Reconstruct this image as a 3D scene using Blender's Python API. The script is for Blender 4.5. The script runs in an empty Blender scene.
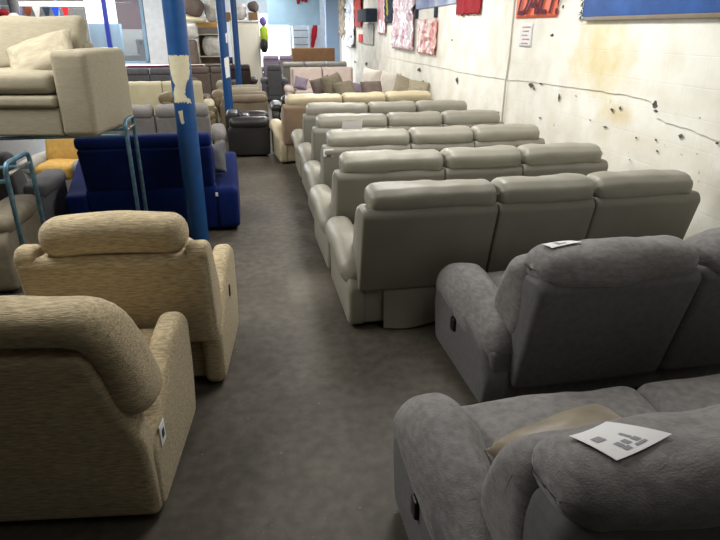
import bpy, bmesh, math, random
import numpy as np
from mathutils import Vector, Matrix, noise

sc = bpy.context.scene
COL = sc.collection
PI = math.pi

# ------------------------------------------------------------------ camera
F, VPX, VPY, H = 585.0, 251.0, 28.0, 1.95
d = np.array([VPX-360, -(VPY-270), -F])
d2 = np.array([VPX-360+1000, -(VPY-270), -F])
yv = d/np.linalg.norm(d)
up = np.cross(d2, d); up /= np.linalg.norm(up)
if up[1] < 0: up = -up
xv = np.cross(yv, up)
R3 = Matrix([list(xv), list(yv), list(up)])
cam = bpy.data.cameras.new('camera')
cam.sensor_width = 36; cam.lens = F/720*36; cam.clip_end = 200
camo = bpy.data.objects.new('camera', cam); COL.objects.link(camo)
camo.matrix_world = Matrix.Translation((0, 0, H)) @ R3.to_4x4()
sc.camera = camo

# ------------------------------------------------------------------ world, lights, exposure
w = bpy.data.worlds.new('world'); sc.world = w; w.use_nodes = True
w.node_tree.nodes['Background'].inputs[0].default_value = (0.86, 0.93, 1.0, 1)
w.node_tree.nodes['Background'].inputs[1].default_value = 1.0
sc.view_settings.view_transform = 'Standard'; sc.view_settings.look = 'None'
sc.view_settings.gamma = 1; sc.view_settings.exposure = 0.45
sc.cycles.max_bounces = 6; sc.cycles.diffuse_bounces = 4
sc.cycles.use_denoising = True
sc.cycles.sample_clamp_indirect = 6

def area(loc, sx, sy, power, color=(1, 1, 1), rot=(0, 0, 0)):
    l = bpy.data.lights.new('area_light', 'AREA'); l.shape = 'RECTANGLE'
    l.size, l.size_y, l.energy, l.color = sx, sy, power, color
    o = bpy.data.objects.new('area_light', l); COL.objects.link(o)
    o.location = loc; o.rotation_euler = rot
    return o
TUBE_FILL_SPOTS = [(1.5, 1.2, 9), (1.5, 5.0, 74), (1.5, 9.2, 80), (1.5, 14.0, 66), (1.5, 19.0, 60),
              (-2.3, 4.2, 92), (-2.6, 8.5, 70), (-3.2, 13.5, 70), (-3, 19, 70), (-7.5, 7, 70), (-7.5, 13, 70), (0.5, 22.0, 60), (-6, 20, 60)]  # ceiling tubes, plus unseen fill added to brighten the far header board
for (x, y, pw) in TUBE_FILL_SPOTS:
    area((x, y, 3.38), 0.9, 2.2, pw, (1.0, 0.975, 0.92))
area((-5.0, 26.6, 3.3), 3.0, 1.2, 120, (0.85, 0.93, 1.0))  # unseen lamp added to brighten the space beyond the shop window
# daylight through the glazed end of the hall
area((-5.9, 23.7, 1.9), 4.6, 1.9, 380, (0.80, 0.90, 1.0), (math.radians(-90), 0, 0))
area((0.8, 25.6, 1.5), 1.3, 2.0, 150, (0.85, 0.93, 1.0), (math.radians(-90), 0, 0))

# ------------------------------------------------------------------ helpers
def s2l(c):
    c = c/255.0
    return c/12.92 if c <= 0.04045 else ((c+0.055)/1.055)**2.4
def rgb(r, g, b): return (s2l(r), s2l(g), s2l(b), 1)

def mat(name, col, rough=0.8, spec=0.3, noise_scale=0, noise_amt=0.0, bump=0.0, bump_scale=200, stretch=(1, 1, 1),
        metal=0.0, sheen=0.0, emit=0.0, coat=0.0, col2=None, alpha=1.0, bump_dist=0.002, trans=0.0):
    m = bpy.data.materials.new(name); m.use_nodes = True
    nt = m.node_tree; N = nt.nodes; L = nt.links
    b = N['Principled BSDF']
    b.inputs['Base Color'].default_value = col
    b.inputs['Roughness'].default_value = rough
    b.inputs['Specular IOR Level'].default_value = spec
    b.inputs['Metallic'].default_value = metal
    b.inputs['Sheen Weight'].default_value = sheen
    b.inputs['Coat Weight'].default_value = coat
    b.inputs['Alpha'].default_value = alpha
    b.inputs['Transmission Weight'].default_value = trans
    if emit:
        b.inputs['Emission Color'].default_value = col; b.inputs['Emission Strength'].default_value = emit
    if noise_scale or bump:
        tc = N.new('ShaderNodeTexCoord'); mp = N.new('ShaderNodeMapping')
        mp.inputs['Scale'].default_value = stretch
        L.new(tc.outputs['Object'], mp.inputs[0])
    if noise_scale:
        n = N.new('ShaderNodeTexNoise'); n.inputs['Scale'].default_value = noise_scale
        n.inputs['Detail'].default_value = 4
        L.new(mp.outputs[0], n.inputs['Vector'])
        r = N.new('ShaderNodeValToRGB')
        c2 = col2 if col2 else tuple(max(0, c*(1-noise_amt)) for c in col[:3])+(1,)
        c1 = col if col2 else tuple(min(1, c*(1+noise_amt)) for c in col[:3])+(1,)
        r.color_ramp.elements[0].position = 0.32; r.color_ramp.elements[1].position = 0.68
        r.color_ramp.elements[0].color = c2; r.color_ramp.elements[1].color = c1
        L.new(n.outputs['Fac'], r.inputs[0]); L.new(r.outputs[0], b.inputs['Base Color'])
    if bump:
        n2 = N.new('ShaderNodeTexNoise'); n2.inputs['Scale'].default_value = bump_scale
        n2.inputs['Detail'].default_value = 3
        L.new(mp.outputs[0], n2.inputs['Vector'])
        bp = N.new('ShaderNodeBump'); bp.inputs['Strength'].default_value = bump
        bp.inputs['Distance'].default_value = bump_dist
        L.new(n2.outputs['Fac'], bp.inputs['Height']); L.new(bp.outputs[0], b.inputs['Normal'])
    return m

M = {}
M['leather'] = mat('sage_leather', rgb(149, 146, 134), 0.42, 0.42, 6, 0.05, 0.35, 90, bump_dist=0.003)
M['leather_panel'] = mat('sage_leather_back', rgb(134, 131, 121), 0.48, 0.35, 4, 0.06, 0.3, 60, bump_dist=0.003)
M['leather_dark'] = mat('sage_leather_dark', rgb(120, 116, 103), 0.55, 0.3)
M['grey'] = mat('grey_velour', rgb(126, 123, 123), 0.9, 0.15, 26, 0.20, 0.7, 120, (1, 1, 2.4), sheen=0.25, bump_dist=0.004)
M['grey_back'] = mat('grey_weave', rgb(106, 105, 107), 0.9, 0.15, 30, 0.10, 0.5, 260, sheen=0.1)
M['beige'] = mat('beige_chenille', rgb(192, 176, 144), 0.92, 0.12, 60, 0.30, 1.0, 130, (0.35, 1.0, 2.6), sheen=0.15, bump_dist=0.006)
M['beige2'] = mat('greige_fabric', rgb(154, 147, 128), 0.9, 0.12, 40, 0.08, 0.7, 220, (0.4, 1, 2), sheen=0.1)
M['cushion_stripe'] = mat('pale_stripe_fabric', rgb(164, 156, 136), 0.9, 0.12, 18, 0.16, 0.5, 150, (0.4, 1, 6))
M['tan_leather'] = mat('cream_leather', rgb(186, 174, 146), 0.45, 0.35, 8, 0.06, 0.25, 90)
M['tan_board'] = mat('tan_backing', rgb(146, 126, 106), 0.85, 0.2, 5, 0.12, 0.2, 60)
M['blue_velvet'] = mat('blue_velvet', rgb(4, 27, 86), 0.8, 0.15, 6, 0.22, 0.4, 160, sheen=0.05)
M['blue_paint'] = mat('blue_post_paint', rgb(22, 74, 132), 0.38, 0.5, 9, 0.14, 0.5, 30, bump_dist=0.004)
M['tube'] = mat('worn_blue_tube', rgb(86, 122, 142), 0.4, 0.5, 25, 0.3, 0.2, 60, metal=0.35)
M['tube_bare'] = mat('bare_steel_tube', rgb(150, 146, 138), 0.35, 0.5, 20, 0.3, metal=0.8)
M['castor'] = mat('black_rubber', rgb(30, 30, 30), 0.7)
M['black_leather'] = mat('black_leather', rgb(40, 38, 38), 0.38, 0.5, 5, 0.1, 0.3, 80)
M['brown_leather'] = mat('brown_leather', rgb(98, 84, 70), 0.5, 0.35, 5, 0.1)
M['dark_brown'] = mat('dark_brown_leather', rgb(62, 52, 50), 0.5, 0.35, 5, 0.1)
M['mushroom'] = mat('mushroom_leather', rgb(128, 114, 96), 0.5, 0.35, 5, 0.1)
M['olive'] = mat('olive_leather', rgb(110, 98, 70), 0.5, 0.35, 5, 0.1)
M['slate'] = mat('slate_fabric', rgb(98, 98, 102), 0.85, 0.2, 12, 0.1)
M['midgrey'] = mat('mid_grey_fabric', rgb(128, 124, 122), 0.85, 0.2, 12, 0.1)
M['ltgrey'] = mat('light_grey_leather', rgb(150, 148, 142), 0.6, 0.3, 8, 0.08)
M['cream'] = mat('cream_vinyl', rgb(214, 205, 172), 0.5, 0.35, 6, 0.05)
M['pink'] = mat('pale_pink_fabric', rgb(200, 184, 176), 0.85, 0.2, 8, 0.06)
M['white_fab'] = mat('off_white_fabric', rgb(216, 210, 200), 0.85, 0.2, 8, 0.05)
M['lilac'] = mat('lilac_fabric', rgb(136, 124, 142), 0.85, 0.2, 10, 0.1)
M['olivegrey'] = mat('olive_grey_fabric', rgb(122, 114, 98), 0.85, 0.2, 14, 0.14)
M['taupe'] = mat('taupe_fabric', rgb(112, 100, 94), 0.85, 0.2, 10, 0.1)
M['yellow'] = mat('mustard_fabric', rgb(196, 158, 88), 0.85, 0.2, 20, 0.12)
M['satin'] = mat('brown_satin', rgb(128, 116, 94), 0.42, 0.4, 9, 0.22, 0.4, 40, sheen=0.3)
M['paper'] = mat('white_paper', rgb(236, 236, 238), 0.7, 0.2)
M['ink'] = mat('grey_print', rgb(150, 152, 160), 0.8)
M['ink_dark'] = mat('dark_print', rgb(60, 60, 66), 0.8)
M['black'] = mat('black_plastic', rgb(20, 20, 20), 0.4, 0.5)
M['cardboard'] = mat('brown_cardboard', rgb(138, 108, 80), 0.85, 0.1, 5, 0.08)
M['white_gloss'] = mat('white_enamel', rgb(232, 228, 214), 0.35, 0.4)
M['wrap'] = mat('crinkled_plastic_wrap', rgb(214, 212, 208), 0.22, 0.6, 10, 0.14, 0.9, 22, bump_dist=0.02)
M['wood'] = mat('pale_wood', rgb(196, 156, 96), 0.6, 0.2, 8, 0.1)
M['redbrown'] = mat('rust_brown_cloth', rgb(132, 70, 48), 0.9, 0.1, 12, 0.2)
M['maroon'] = mat('maroon_edge', rgb(120, 40, 80), 0.5)
M['white_paint'] = mat('white_paint', rgb(240, 241, 243), 0.6, 0.2, 6, 0.05)
M['ltblue'] = mat('light_blue_paint', rgb(158, 190, 214), 0.6, 0.2, 3, 0.06)
M['mullion'] = mat('blue_mullion', rgb(52, 66, 170), 0.4, 0.4)
M['limegreen'] = mat('lime_cloth', rgb(162, 186, 50), 0.8)
M['red'] = mat('red_cloth', rgb(206, 36, 44), 0.8)
M['darkred'] = mat('dark_red_cloth', rgb(150, 34, 44), 0.8, 0.2, 10, 0.1)
M['violet'] = mat('violet_cloth', rgb(132, 116, 190), 0.8)
M['royal'] = mat('royal_blue_cloth', rgb(34, 74, 190), 0.8)
M['navy'] = mat('navy_cloth', rgb(42, 52, 66), 0.8, 0.2, 14, 0.2)
M['chip'] = mat('exposed_grey_stone', rgb(92, 92, 88), 0.95, 0.05, 40, 0.4)
M['daylight'] = mat('daylight_outside', (0.82, 0.92, 1.0, 1), 1, 0, emit=1.6)
M['tube_glow'] = mat('lit_fluorescent_tube', (1.0, 0.98, 0.95, 1), 1, 0, emit=3.0)
M['orange'] = mat('fluorescent_orange_card', rgb(255, 112, 62), 0.6, 0.2, 4, 0.0, col2=rgb(250, 140, 120))

def link(o, parent=None):
    COL.objects.link(o)
    if parent: o.parent = parent
    return o
def meshobj(name, V, Fc, m, parent=None, smooth=True):
    me = bpy.data.meshes.new(name)
    me.from_pydata([tuple(v) for v in V], [], [tuple(f) for f in Fc])
    bm = bmesh.new(); bm.from_mesh(me)
    bmesh.ops.remove_doubles(bm, verts=bm.verts, dist=1e-5)
    bmesh.ops.recalc_face_normals(bm, faces=bm.faces)
    bm.to_mesh(me); bm.free()
    if smooth:
        for p in me.polygons: p.use_smooth = True
    me.materials.append(m)
    return link(bpy.data.objects.new(name, me), parent)
def empty(name, loc, rz=0):
    o = bpy.data.objects.new(name, None); COL.objects.link(o)
    o.empty_display_size = 0.1
    o.location = loc; o.rotation_euler = (0, 0, rz)
    return o
def tag(o, label, cat, group=None, kind=None):
    o['label'] = label; o['category'] = cat
    if group: o['group'] = group
    if kind: o['kind'] = kind
    return o
def struct(o): o['kind'] = 'structure'; return o
def kids(o): return [c for c in bpy.data.objects if c.parent == o]
def copy_tree(o, loc=None, rz=None, parent=None):
    c = o.copy(); COL.objects.link(c)
    if parent: c.parent = parent
    for ch in kids(o): copy_tree(ch, parent=c)
    if loc is not None: c.location = loc
    if rz is not None: c.rotation_euler = (0, 0, rz)
    return c

class MB:                                        # collects raw geometry of ONE mesh
    def __init__(s): s.V = []; s.F = []
    def add(s, V, Fc):
        n = len(s.V); s.V += [tuple(v) for v in V]; s.F += [tuple(i+n for i in f) for f in Fc]; return s
    def build(s, name, m, parent=None, smooth=True): return meshobj(name, s.V, s.F, m, parent, smooth)

def _axis(h, r, k, m):
    a = [-h + r*i/k for i in range(k)]
    n = max(1, m)
    mid = [-(h-r) + 2*(h-r)*i/n for i in range(n+1)]
    b = [h-r + r*(i+1)/k for i in range(k)]
    return a+mid+b
def rbox(c, s, r, puff=0.0, res=0.06, k=4, wr=0.0, wf=6.0, fn=None, seed=0.0, rot=None):
    """soft box: centre c, size s, corner radius r, puff = how far faces bulge"""
    h = [x/2 for x in s]; r = min(r, min(h)*0.999)
    ax = [_axis(h[i], r, k, max(2, int(2*(h[i]-r)/res))) for i in range(3)]
    V, Fc = [], []
    for a in range(3):
        b, e = (a+1) % 3, (a+2) % 3
        for sgn in (-1, 1):
            n0 = len(V); nb, ne = len(ax[b]), len(ax[e])
            for i in range(nb):
                for j in range(ne):
                    p = [0, 0, 0]; p[a] = sgn*h[a]; p[b] = ax[b][i]; p[e] = ax[e][j]; V.append(p)
            for i in range(nb-1):
                for j in range(ne-1):
                    q = [n0+i*ne+j, n0+(i+1)*ne+j, n0+(i+1)*ne+j+1, n0+i*ne+j+1]
                    Fc.append(q if sgn > 0 else q[::-1])
    P = np.array(V, float); hh = np.array(h); inn = hh-r
    q = np.clip(P, -inn, inn); dd = P-q; ln = np.linalg.norm(dd, axis=1, keepdims=True); nn = dd/np.maximum(ln, 1e-9)
    P = q+nn*r
    if puff:
        u = P/hh
        for a in range(3):
            b, e = (a+1) % 3, (a+2) % 3
            P[:, a] += np.sign(u[:, a])*np.abs(u[:, a])*puff*(1-np.clip(np.abs(u[:, b]), 0, 1)**2.4)*(1-np.clip(np.abs(u[:, e]), 0, 1)**2.4)
    if wr:
        for i in range(len(P)):
            v = Vector(P[i])*wf+Vector((seed, seed*1.7, seed*0.3))
            P[i] += nn[i]*wr*(noise.noise(v)+0.5*noise.noise(v*2.3))
    if fn: P = np.array([fn(*p) for p in P])
    if rot is not None: P = np.array([list(rot @ Vector(p)) for p in P])
    return P+np.array(c), Fc

def resample(pts, n=36, closed=True):
    """Catmull-Rom through pts; a third value 0 marks the point as a hard corner"""
    P = [np.array(p[:2], float) for p in pts]; m = len(P); out = []
    per = max(2, n//m)
    for i in range(m):
        p0, p1, p2, p3 = P[i-1], P[i], P[(i+1) % m], P[(i+2) % m]
        for j in range(per):
            t = j/per
            out.append(0.5*((2*p1)+(-p0+p2)*t+(2*p0-5*p1+4*p2-p3)*t*t+(-p0+3*p1-3*p2+p3)*t**3))
    return np.array(out)
def roundpoly(pts, r=0.03, k=4):
    """polygon with each corner rounded by r"""
    P = [np.array(p, float) for p in pts]; out = []; m = len(P)
    for i in range(m):
        a, b, c = P[i-1], P[i], P[(i+1) % m]
        ra = min(r, np.linalg.norm(a-b)*0.45, np.linalg.norm(c-b)*0.45)
        p = b+(a-b)/np.linalg.norm(a-b)*ra; q = b+(c-b)/np.linalg.norm(c-b)*ra
        for j in range(k+1):
            t = j/k
            out.append((1-t)**2*p+2*t*(1-t)*b+t*t*q)
    return np.array(out)
def prism(prof, x0, x1, r=0.03, axis='x', k=4, nseg=8, wr=0.0, wf=6.0, seed=0.0, bulge=0.0, fn=None):
    """profile (closed loop of 2D points) extruded between x0 and x1 with rounded ends; 'x': profile is (y,z)"""
    P = np.array(prof, float); n = len(P)
    A = 0.5*np.sum(P[:, 0]*np.roll(P[:, 1], -1)-np.roll(P[:, 0], -1)*P[:, 1])
    T = np.roll(P, -1, 0)-np.roll(P, 1, 0); T /= np.maximum(np.linalg.norm(T, axis=1, keepdims=True), 1e-9)
    Nn = np.stack([T[:, 1], -T[:, 0]], 1)*(1 if A > 0 else -1)
    st = [(x0+r*(1-math.cos(i/k*PI/2)), r*(1-math.sin(i/k*PI/2))) for i in range(k+1)]
    mid = [(x0+r+(x1-x0-2*r)*i/nseg, 0.0) for i in range(1, nseg)]
    en = [(x0+x1-a, b) for a, b in st[::-1]]
    secs = st+mid+en
    V = []
    for (x, ins) in secs:
        u = (x-x0)/(x1-x0)*2-1
        bl = bulge*(1-abs(u)**3)
        Q = P+Nn*(bl-ins)
        for q in Q: V.append([x, q[0], q[1]])
    V = np.array(V)
    if wr:
        for i in range(len(V)):
            v = Vector(V[i])*wf+Vector((seed, seed*1.7, seed*0.3))
            nr = Nn[i % n]
            dlt = wr*(noise.noise(v)+0.5*noise.noise(v*2.3)); V[i, 1] += nr[0]*dlt; V[i, 2] += nr[1]*dlt
    Fc = []
    for s in range(len(secs)-1):
        for i in range(n):
            j = (i+1) % n
            Fc.append((s*n+i, s*n+j, (s+1)*n+j, (s+1)*n+i))
    c0, c1 = len(V), len(V)+1
    V = np.vstack([V, V[:n].mean(0), V[len(secs)*n-n:len(secs)*n].mean(0)])
    for i in range(n):
        j = (i+1) % n
        Fc.append((c0, j, i)); Fc.append((c1, (len(secs)-1)*n+i, (len(secs)-1)*n+j))
    if axis == 'y': V = V[:, [1, 0, 2]]          # profile is (x,z), extruded on y
    if axis == 'z': V = V[:, [1, 2, 0]]
    if fn: V = np.array([fn(*p) for p in V])
    return V, Fc
def tube(path, r, n=10, closed=False):
    P = [Vector(p) for p in path]; V = []; Fc = []
    prev = None
    for i, p in enumerate(P):
        a = P[i-1] if (i > 0 or closed) else P[0]; b = P[(i+1) % len(P)] if (i < len(P)-1 or closed) else P[-1]
        t = (b-a).normalized()
        u = prev if prev is not None else Vector((0, 0, 1)) if abs(t.z) < 0.9 else Vector((1, 0, 0))
        u = (u-t*u.dot(t)).normalized(); prev = u; v = t.cross(u)
        rr = r[i] if isinstance(r, (list, tuple)) else r
        for k in range(n):
            a_ = 2*PI*k/n; V.append(p+u*math.cos(a_)*rr+v*math.sin(a_)*rr)
    m = len(P)
    for s in range(m if closed else m-1):
        for k in range(n):
            Fc.append((s*n+k, s*n+(k+1) % n, ((s+1) % m)*n+(k+1) % n, ((s+1) % m)*n+k))
    if not closed:
        Fc.append(tuple(range(n))[::-1]); Fc.append(tuple((m-1)*n+k for k in range(n)))
    return V, Fc
def arc(pts, r=0.06, k=6):
    """3D polyline with rounded corners"""
    P = [Vector(p) for p in pts]; out = [P[0]]
    for i in range(1, len(P)-1):
        a, b, c = P[i-1], P[i], P[i+1]
        p = b+(a-b).normalized()*r; q = b+(c-b).normalized()*r
        for j in range(k+1):
            t = j/k; out.append(p*(1-t)**2+b*2*t*(1-t)+q*t*t)
    out.append(P[-1]); return out
def pillow(w, h, t, seed=0.0, n=18, wr=0.012):
    """throw cushion lying flat, pinched corners"""
    V = []; Fc = []
    for sgn in (1, -1):
        n0 = len(V)
        for i in range(n+1):
            for j in range(n+1):
                u, v = i/n*2-1, j/n*2-1
                e = (1-abs(u)**2.6)*(1-abs(v)**2.6)
                pin = 1-0.09*(1-(abs(v))**2)*abs(u)**3; pin2 = 1-0.09*(1-(abs(u))**2)*abs(v)**3
                x, y = u*w/2*pin, v*h/2*pin2
                z = sgn*(t/2*max(0, e)**0.45+0.003)
                z += wr*noise.noise(Vector((u*2.5+seed, v*2.5, sgn*3.1)))*max(0, e)**0.3
                V.append((x, y, z))
        for i in range(n):
            for j in range(n):
                q = (n0+i*(n+1)+j, n0+(i+1)*(n+1)+j, n0+(i+1)*(n+1)+j+1, n0+i*(n+1)+j+1)
                Fc.append(q if sgn > 0 else q[::-1])
    m = (n+1)**2
    def rim(i, j): return i*(n+1)+j
    loop = [rim(i, 0) for i in range(n+1)]+[rim(n, j) for j in range(1, n+1)]+[rim(i, n) for i in range(n-1, -1, -1)]+[rim(0, j) for j in range(n-1, 0, -1)]
    for a in range(len(loop)):
        b = (a+1) % len(loop); Fc.append((loop[a], m+loop[a], m+loop[b], loop[b]))
    return V, Fc
def cushion(name, label, mt, loc, rot, w=0.45, h=0.45, t=0.16, seed=0.0, group=None, cat='cushion'):
    V, Fc = pillow(w, h, t, seed)
    o = meshobj(name, V, Fc, mt); o.location = loc; o.rotation_euler = [math.radians(a) for a in rot]
    return tag(o, label, cat, group)

# ------------------------------------------------------------------ setting
WX = 3.25; YB = 25.8; ZC = 3.45; XL = -11.0; YF = -9.0
def plane_obj(name, pts, m, thick=None):
    n = len(pts); P = [Vector(p) for p in pts]
    nr = (P[1]-P[0]).cross(P[2]-P[0]).normalized()*0.12
    V = P+[p-nr for p in P]
    Fc = [tuple(range(n)), tuple(range(2*n-1, n-1, -1))]+[(i, (i+1) % n, n+(i+1) % n, n+i) for i in range(n)]
    return struct(meshobj(name, V, Fc, m, smooth=False))

# concrete floor
mf = mat('concrete_floor', rgb(86, 80, 72), 0.55, 0.35)
nt = mf.node_tree; N = nt.nodes; L = nt.links; b = N['Principled BSDF']
tc = N.new('ShaderNodeTexCoord')
n1 = N.new('ShaderNodeTexNoise'); n1.inputs['Scale'].default_value = 1.3; n1.inputs['Detail'].default_value = 7; n1.inputs['Roughness'].default_value = 0.65
n2 = N.new('ShaderNodeTexNoise'); n2.inputs['Scale'].default_value = 14; n2.inputs['Detail'].default_value = 6
n3 = N.new('ShaderNodeTexNoise'); n3.inputs['Scale'].default_value = 55; n3.inputs['Detail'].default_value = 2
for n in (n1, n2, n3): L.new(tc.outputs['Object'], n.inputs['Vector'])
r1 = N.new('ShaderNodeValToRGB'); r1.color_ramp.elements[0].position = 0.3; r1.color_ramp.elements[0].color = rgb(68, 62, 54)
r1.color_ramp.elements[1].position = 0.72; r1.color_ramp.elements[1].color = rgb(100, 94, 85)
L.new(n1.outputs[0], r1.inputs[0])
r2 = N.new('ShaderNodeValToRGB'); r2.color_ramp.elements[0].position = 0.35; r2.color_ramp.elements[0].color = (0.72, 0.72, 0.72, 1)
r2.color_ramp.elements[1].position = 0.65; r2.color_ramp.elements[1].color = (1.1, 1.1, 1.1, 1)
L.new(n2.outputs[0], r2.inputs[0])
mx = N.new('ShaderNodeMix'); mx.data_type = 'RGBA'; mx.blend_type = 'MULTIPLY'; mx.inputs[0].default_value = 1
L.new(r1.outputs[0], mx.inputs[6]); L.new(r2.outputs[0], mx.inputs[7])
# small pale specks and a dusty scuff on the concrete
r3 = N.new('ShaderNodeValToRGB'); r3.color_ramp.elements[0].position = 0.72; r3.color_ramp.elements[1].position = 0.77
L.new(n3.outputs[0], r3.inputs[0])
mx2 = N.new('ShaderNodeMix'); mx2.data_type = 'RGBA'; mx2.inputs[7].default_value = rgb(150, 142, 128)
L.new(r3.outputs[0], mx2.inputs[0]); L.new(mx.outputs[2], mx2.inputs[6])
vm = N.new('ShaderNodeVectorMath'); vm.operation = 'SUBTRACT'; vm.inputs[1].default_value = (0.36, 4.35, 0)
L.new(tc.outputs['Object'], vm.inputs[0])
vs = N.new('ShaderNodeVectorMath'); vs.operation = 'MULTIPLY'; vs.inputs[1].default_value = (4.2, 2.0, 1)
L.new(vm.outputs[0], vs.inputs[0])
ln = N.new('ShaderNodeVectorMath'); ln.operation = 'LENGTH'; L.new(vs.outputs[0], ln.inputs[0])
ad = N.new('ShaderNodeMath'); ad.operation = 'MULTIPLY_ADD'; ad.inputs[1].default_value = 1.2; L.new(n2.outputs[0], ad.inputs[0]); L.new(ln.outputs['Value'], ad.inputs[2])
mr = N.new('ShaderNodeMapRange'); mr.inputs[1].default_value = 0.75; mr.inputs[2].default_value = 1.6; mr.inputs[3].default_value = 0.6; mr.inputs[4].default_value = 0
L.new(ad.outputs[0], mr.inputs[0])
mx3 = N.new('ShaderNodeMix'); mx3.data_type = 'RGBA'; mx3.inputs[7].default_value = rgb(150, 144, 134)
L.new(mr.outputs[0], mx3.inputs[0]); L.new(mx2.outputs[2], mx3.inputs[6]); L.new(mx3.outputs[2], b.inputs['Base Color'])
mr2 = N.new('ShaderNodeMapRange'); mr2.inputs[3].default_value = 0.42; mr2.inputs[4].default_value = 0.7; L.new(n1.outputs[0], mr2.inputs[0]); L.new(mr2.outputs[0], b.inputs['Roughness'])
bp = N.new('ShaderNodeBump'); bp.inputs['Strength'].default_value = 0.35; bp.inputs['Distance'].default_value = 0.004
L.new(n2.outputs[0], bp.inputs['Height']); L.new(bp.outputs[0], b.inputs['Normal'])
plane_obj('floor', [(XL, YF, 0), (WX, YF, 0), (WX, YB+5, 0), (XL, YB+5, 0)], mf)

# painted, stained right wall
mw = mat('painted_plaster', rgb(238, 234, 218), 0.75, 0.2)
nt = mw.node_tree; N = nt.nodes; L = nt.links; b = N['Principled BSDF']
tc = N.new('ShaderNodeTexCoord')
def stain(cy, cz, sy, sz, amt, prev, colr, soft=0.9):
    vm = N.new('ShaderNodeVectorMath'); vm.operation = 'SUBTRACT'; vm.inputs[1].default_value = (WX, cy, cz); L.new(tc.outputs['Object'], vm.inputs[0])
    vs = N.new('ShaderNodeVectorMath'); vs.operation = 'MULTIPLY'; vs.inputs[1].default_value = (0, 1/sy, 1/sz); L.new(vm.outputs[0], vs.inputs[0])
    ln = N.new('ShaderNodeVectorMath'); ln.operation = 'LENGTH'; L.new(vs.outputs[0], ln.inputs[0])
    ns = N.new('ShaderNodeTexNoise'); ns.inputs['Scale'].default_value = 2.6; ns.inputs['Detail'].default_value = 7; ns.inputs['Roughness'].default_value = 0.7; L.new(tc.outputs['Object'], ns.inputs['Vector'])
    ad = N.new('ShaderNodeMath'); ad.operation = 'MULTIPLY_ADD'; ad.inputs[1].default_value = 1.6; L.new(ns.outputs[0], ad.inputs[0]); L.new(ln.outputs['Value'], ad.inputs[2])
    mr = N.new('ShaderNodeMapRange'); mr.inputs[1].default_value = 0.8; mr.inputs[2].default_value = 0.8+soft; mr.inputs[3].default_value = amt; mr.inputs[4].default_value = 0; L.new(ad.outputs[0], mr.inputs[0])
    mx = N.new('ShaderNodeMix'); mx.data_type = 'RGBA'; mx.inputs[7].default_value = colr; L.new(mr.outputs[0], mx.inputs[0])
    L.new(prev, mx.inputs[6]); return mx.outputs[2]
nb = N.new('ShaderNodeTexNoise'); nb.inputs['Scale'].default_value = 3; nb.inputs['Detail'].default_value = 8; L.new(tc.outputs['Object'], nb.inputs['Vector'])
rb = N.new('ShaderNodeValToRGB'); rb.color_ramp.elements[0].position = 0.35; rb.color_ramp.elements[0].color = rgb(232, 229, 216)
rb.color_ramp.elements[1].position = 0.6; rb.color_ramp.elements[1].color = rgb(245, 244, 236)
L.new(nb.outputs[0], rb.inputs[0])
o1 = stain(5.5, 1.70, 0.75, 0.55, 0.9, rb.outputs[0], rgb(224, 206, 148), 0.8)
o1 = stain(5.0, 1.22, 0.5, 0.14, 0.7, o1, rgb(222, 202, 150), 0.8)
o1 = stain(4.6, 1.05, 1.0, 0.18, 0.35, o1, rgb(206, 196, 164), 1.0)
o1 = stain(3.5, 0.85, 0.45, 0.3, 0.5, o1, rgb(176, 172, 160), 0.9)
o1 = stain(19.0, 1.3, 5.5, 1.3, 0.75, o1, rgb(176, 172, 160), 0.8)
# rough band of bare specks low on the wall
nsp = N.new('ShaderNodeTexNoise'); nsp.inputs['Scale'].default_value = 22; nsp.inputs['Detail'].default_value = 4; nsp.inputs['Roughness'].default_value = 0.6; L.new(tc.outputs['Object'], nsp.inputs['Vector'])
rs = N.new('ShaderNodeValToRGB'); rs.color_ramp.elements[0].position = 0.685; rs.color_ramp.elements[1].position = 0.72; L.new(nsp.outputs[0], rs.inputs[0])
sx = N.new('ShaderNodeSeparateXYZ'); L.new(tc.outputs['Object'], sx.inputs[0])
mz = N.new('ShaderNodeMapRange'); mz.inputs[1].default_value = 1.2; mz.inputs[2].default_value = 1.5; mz.inputs[3].default_value = 0.8; mz.inputs[4].default_value = 0.0; L.new(sx.outputs[2], mz.inputs[0])
mm = N.new('ShaderNodeMath'); mm.operation = 'MULTIPLY'; L.new(rs.outputs[0], mm.inputs[0]); L.new(mz.outputs[0], mm.inputs[1])
mxs = N.new('ShaderNodeMix'); mxs.data_type = 'RGBA'; mxs.inputs[7].default_value = rgb(140, 136, 124); L.new(mm.outputs[0], mxs.inputs[0]); L.new(o1, mxs.inputs[6])
L.new(mxs.outputs[2], b.inputs['Base Color'])
br = N.new('ShaderNodeTexBrick'); br.inputs['Scale'].default_value = 1; br.inputs['Brick Width'].default_value = 0.44; br.inputs['Row Height'].default_value = 0.22; br.inputs['Mortar Size'].default_value = 0.006; br.inputs['Mortar Smooth'].default_value = 1
br.inputs['Color1'].default_value = (1, 1, 1, 1); br.inputs['Color2'].default_value = (1, 1, 1, 1); br.inputs['Mortar'].default_value = (0, 0, 0, 1)
cb = N.new('ShaderNodeCombineXYZ'); L.new(sx.outputs[1], cb.inputs[0]); L.new(sx.outputs[2], cb.inputs[1]); L.new(cb.outputs[0], br.inputs['Vector'])
bp1 = N.new('ShaderNodeBump'); bp1.inputs['Strength'].default_value = 0.25; bp1.inputs['Distance'].default_value = 0.006; L.new(br.outputs['Color'], bp1.inputs['Height'])
bp2 = N.new('ShaderNodeBump'); bp2.inputs['Strength'].default_value = 0.5; bp2.inputs['Distance'].default_value = 0.012; L.new(nb.outputs[0], bp2.inputs['Height']); L.new(bp1.outputs[0], bp2.inputs['Normal'])
L.new(bp2.outputs[0], b.inputs['Normal'])
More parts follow.
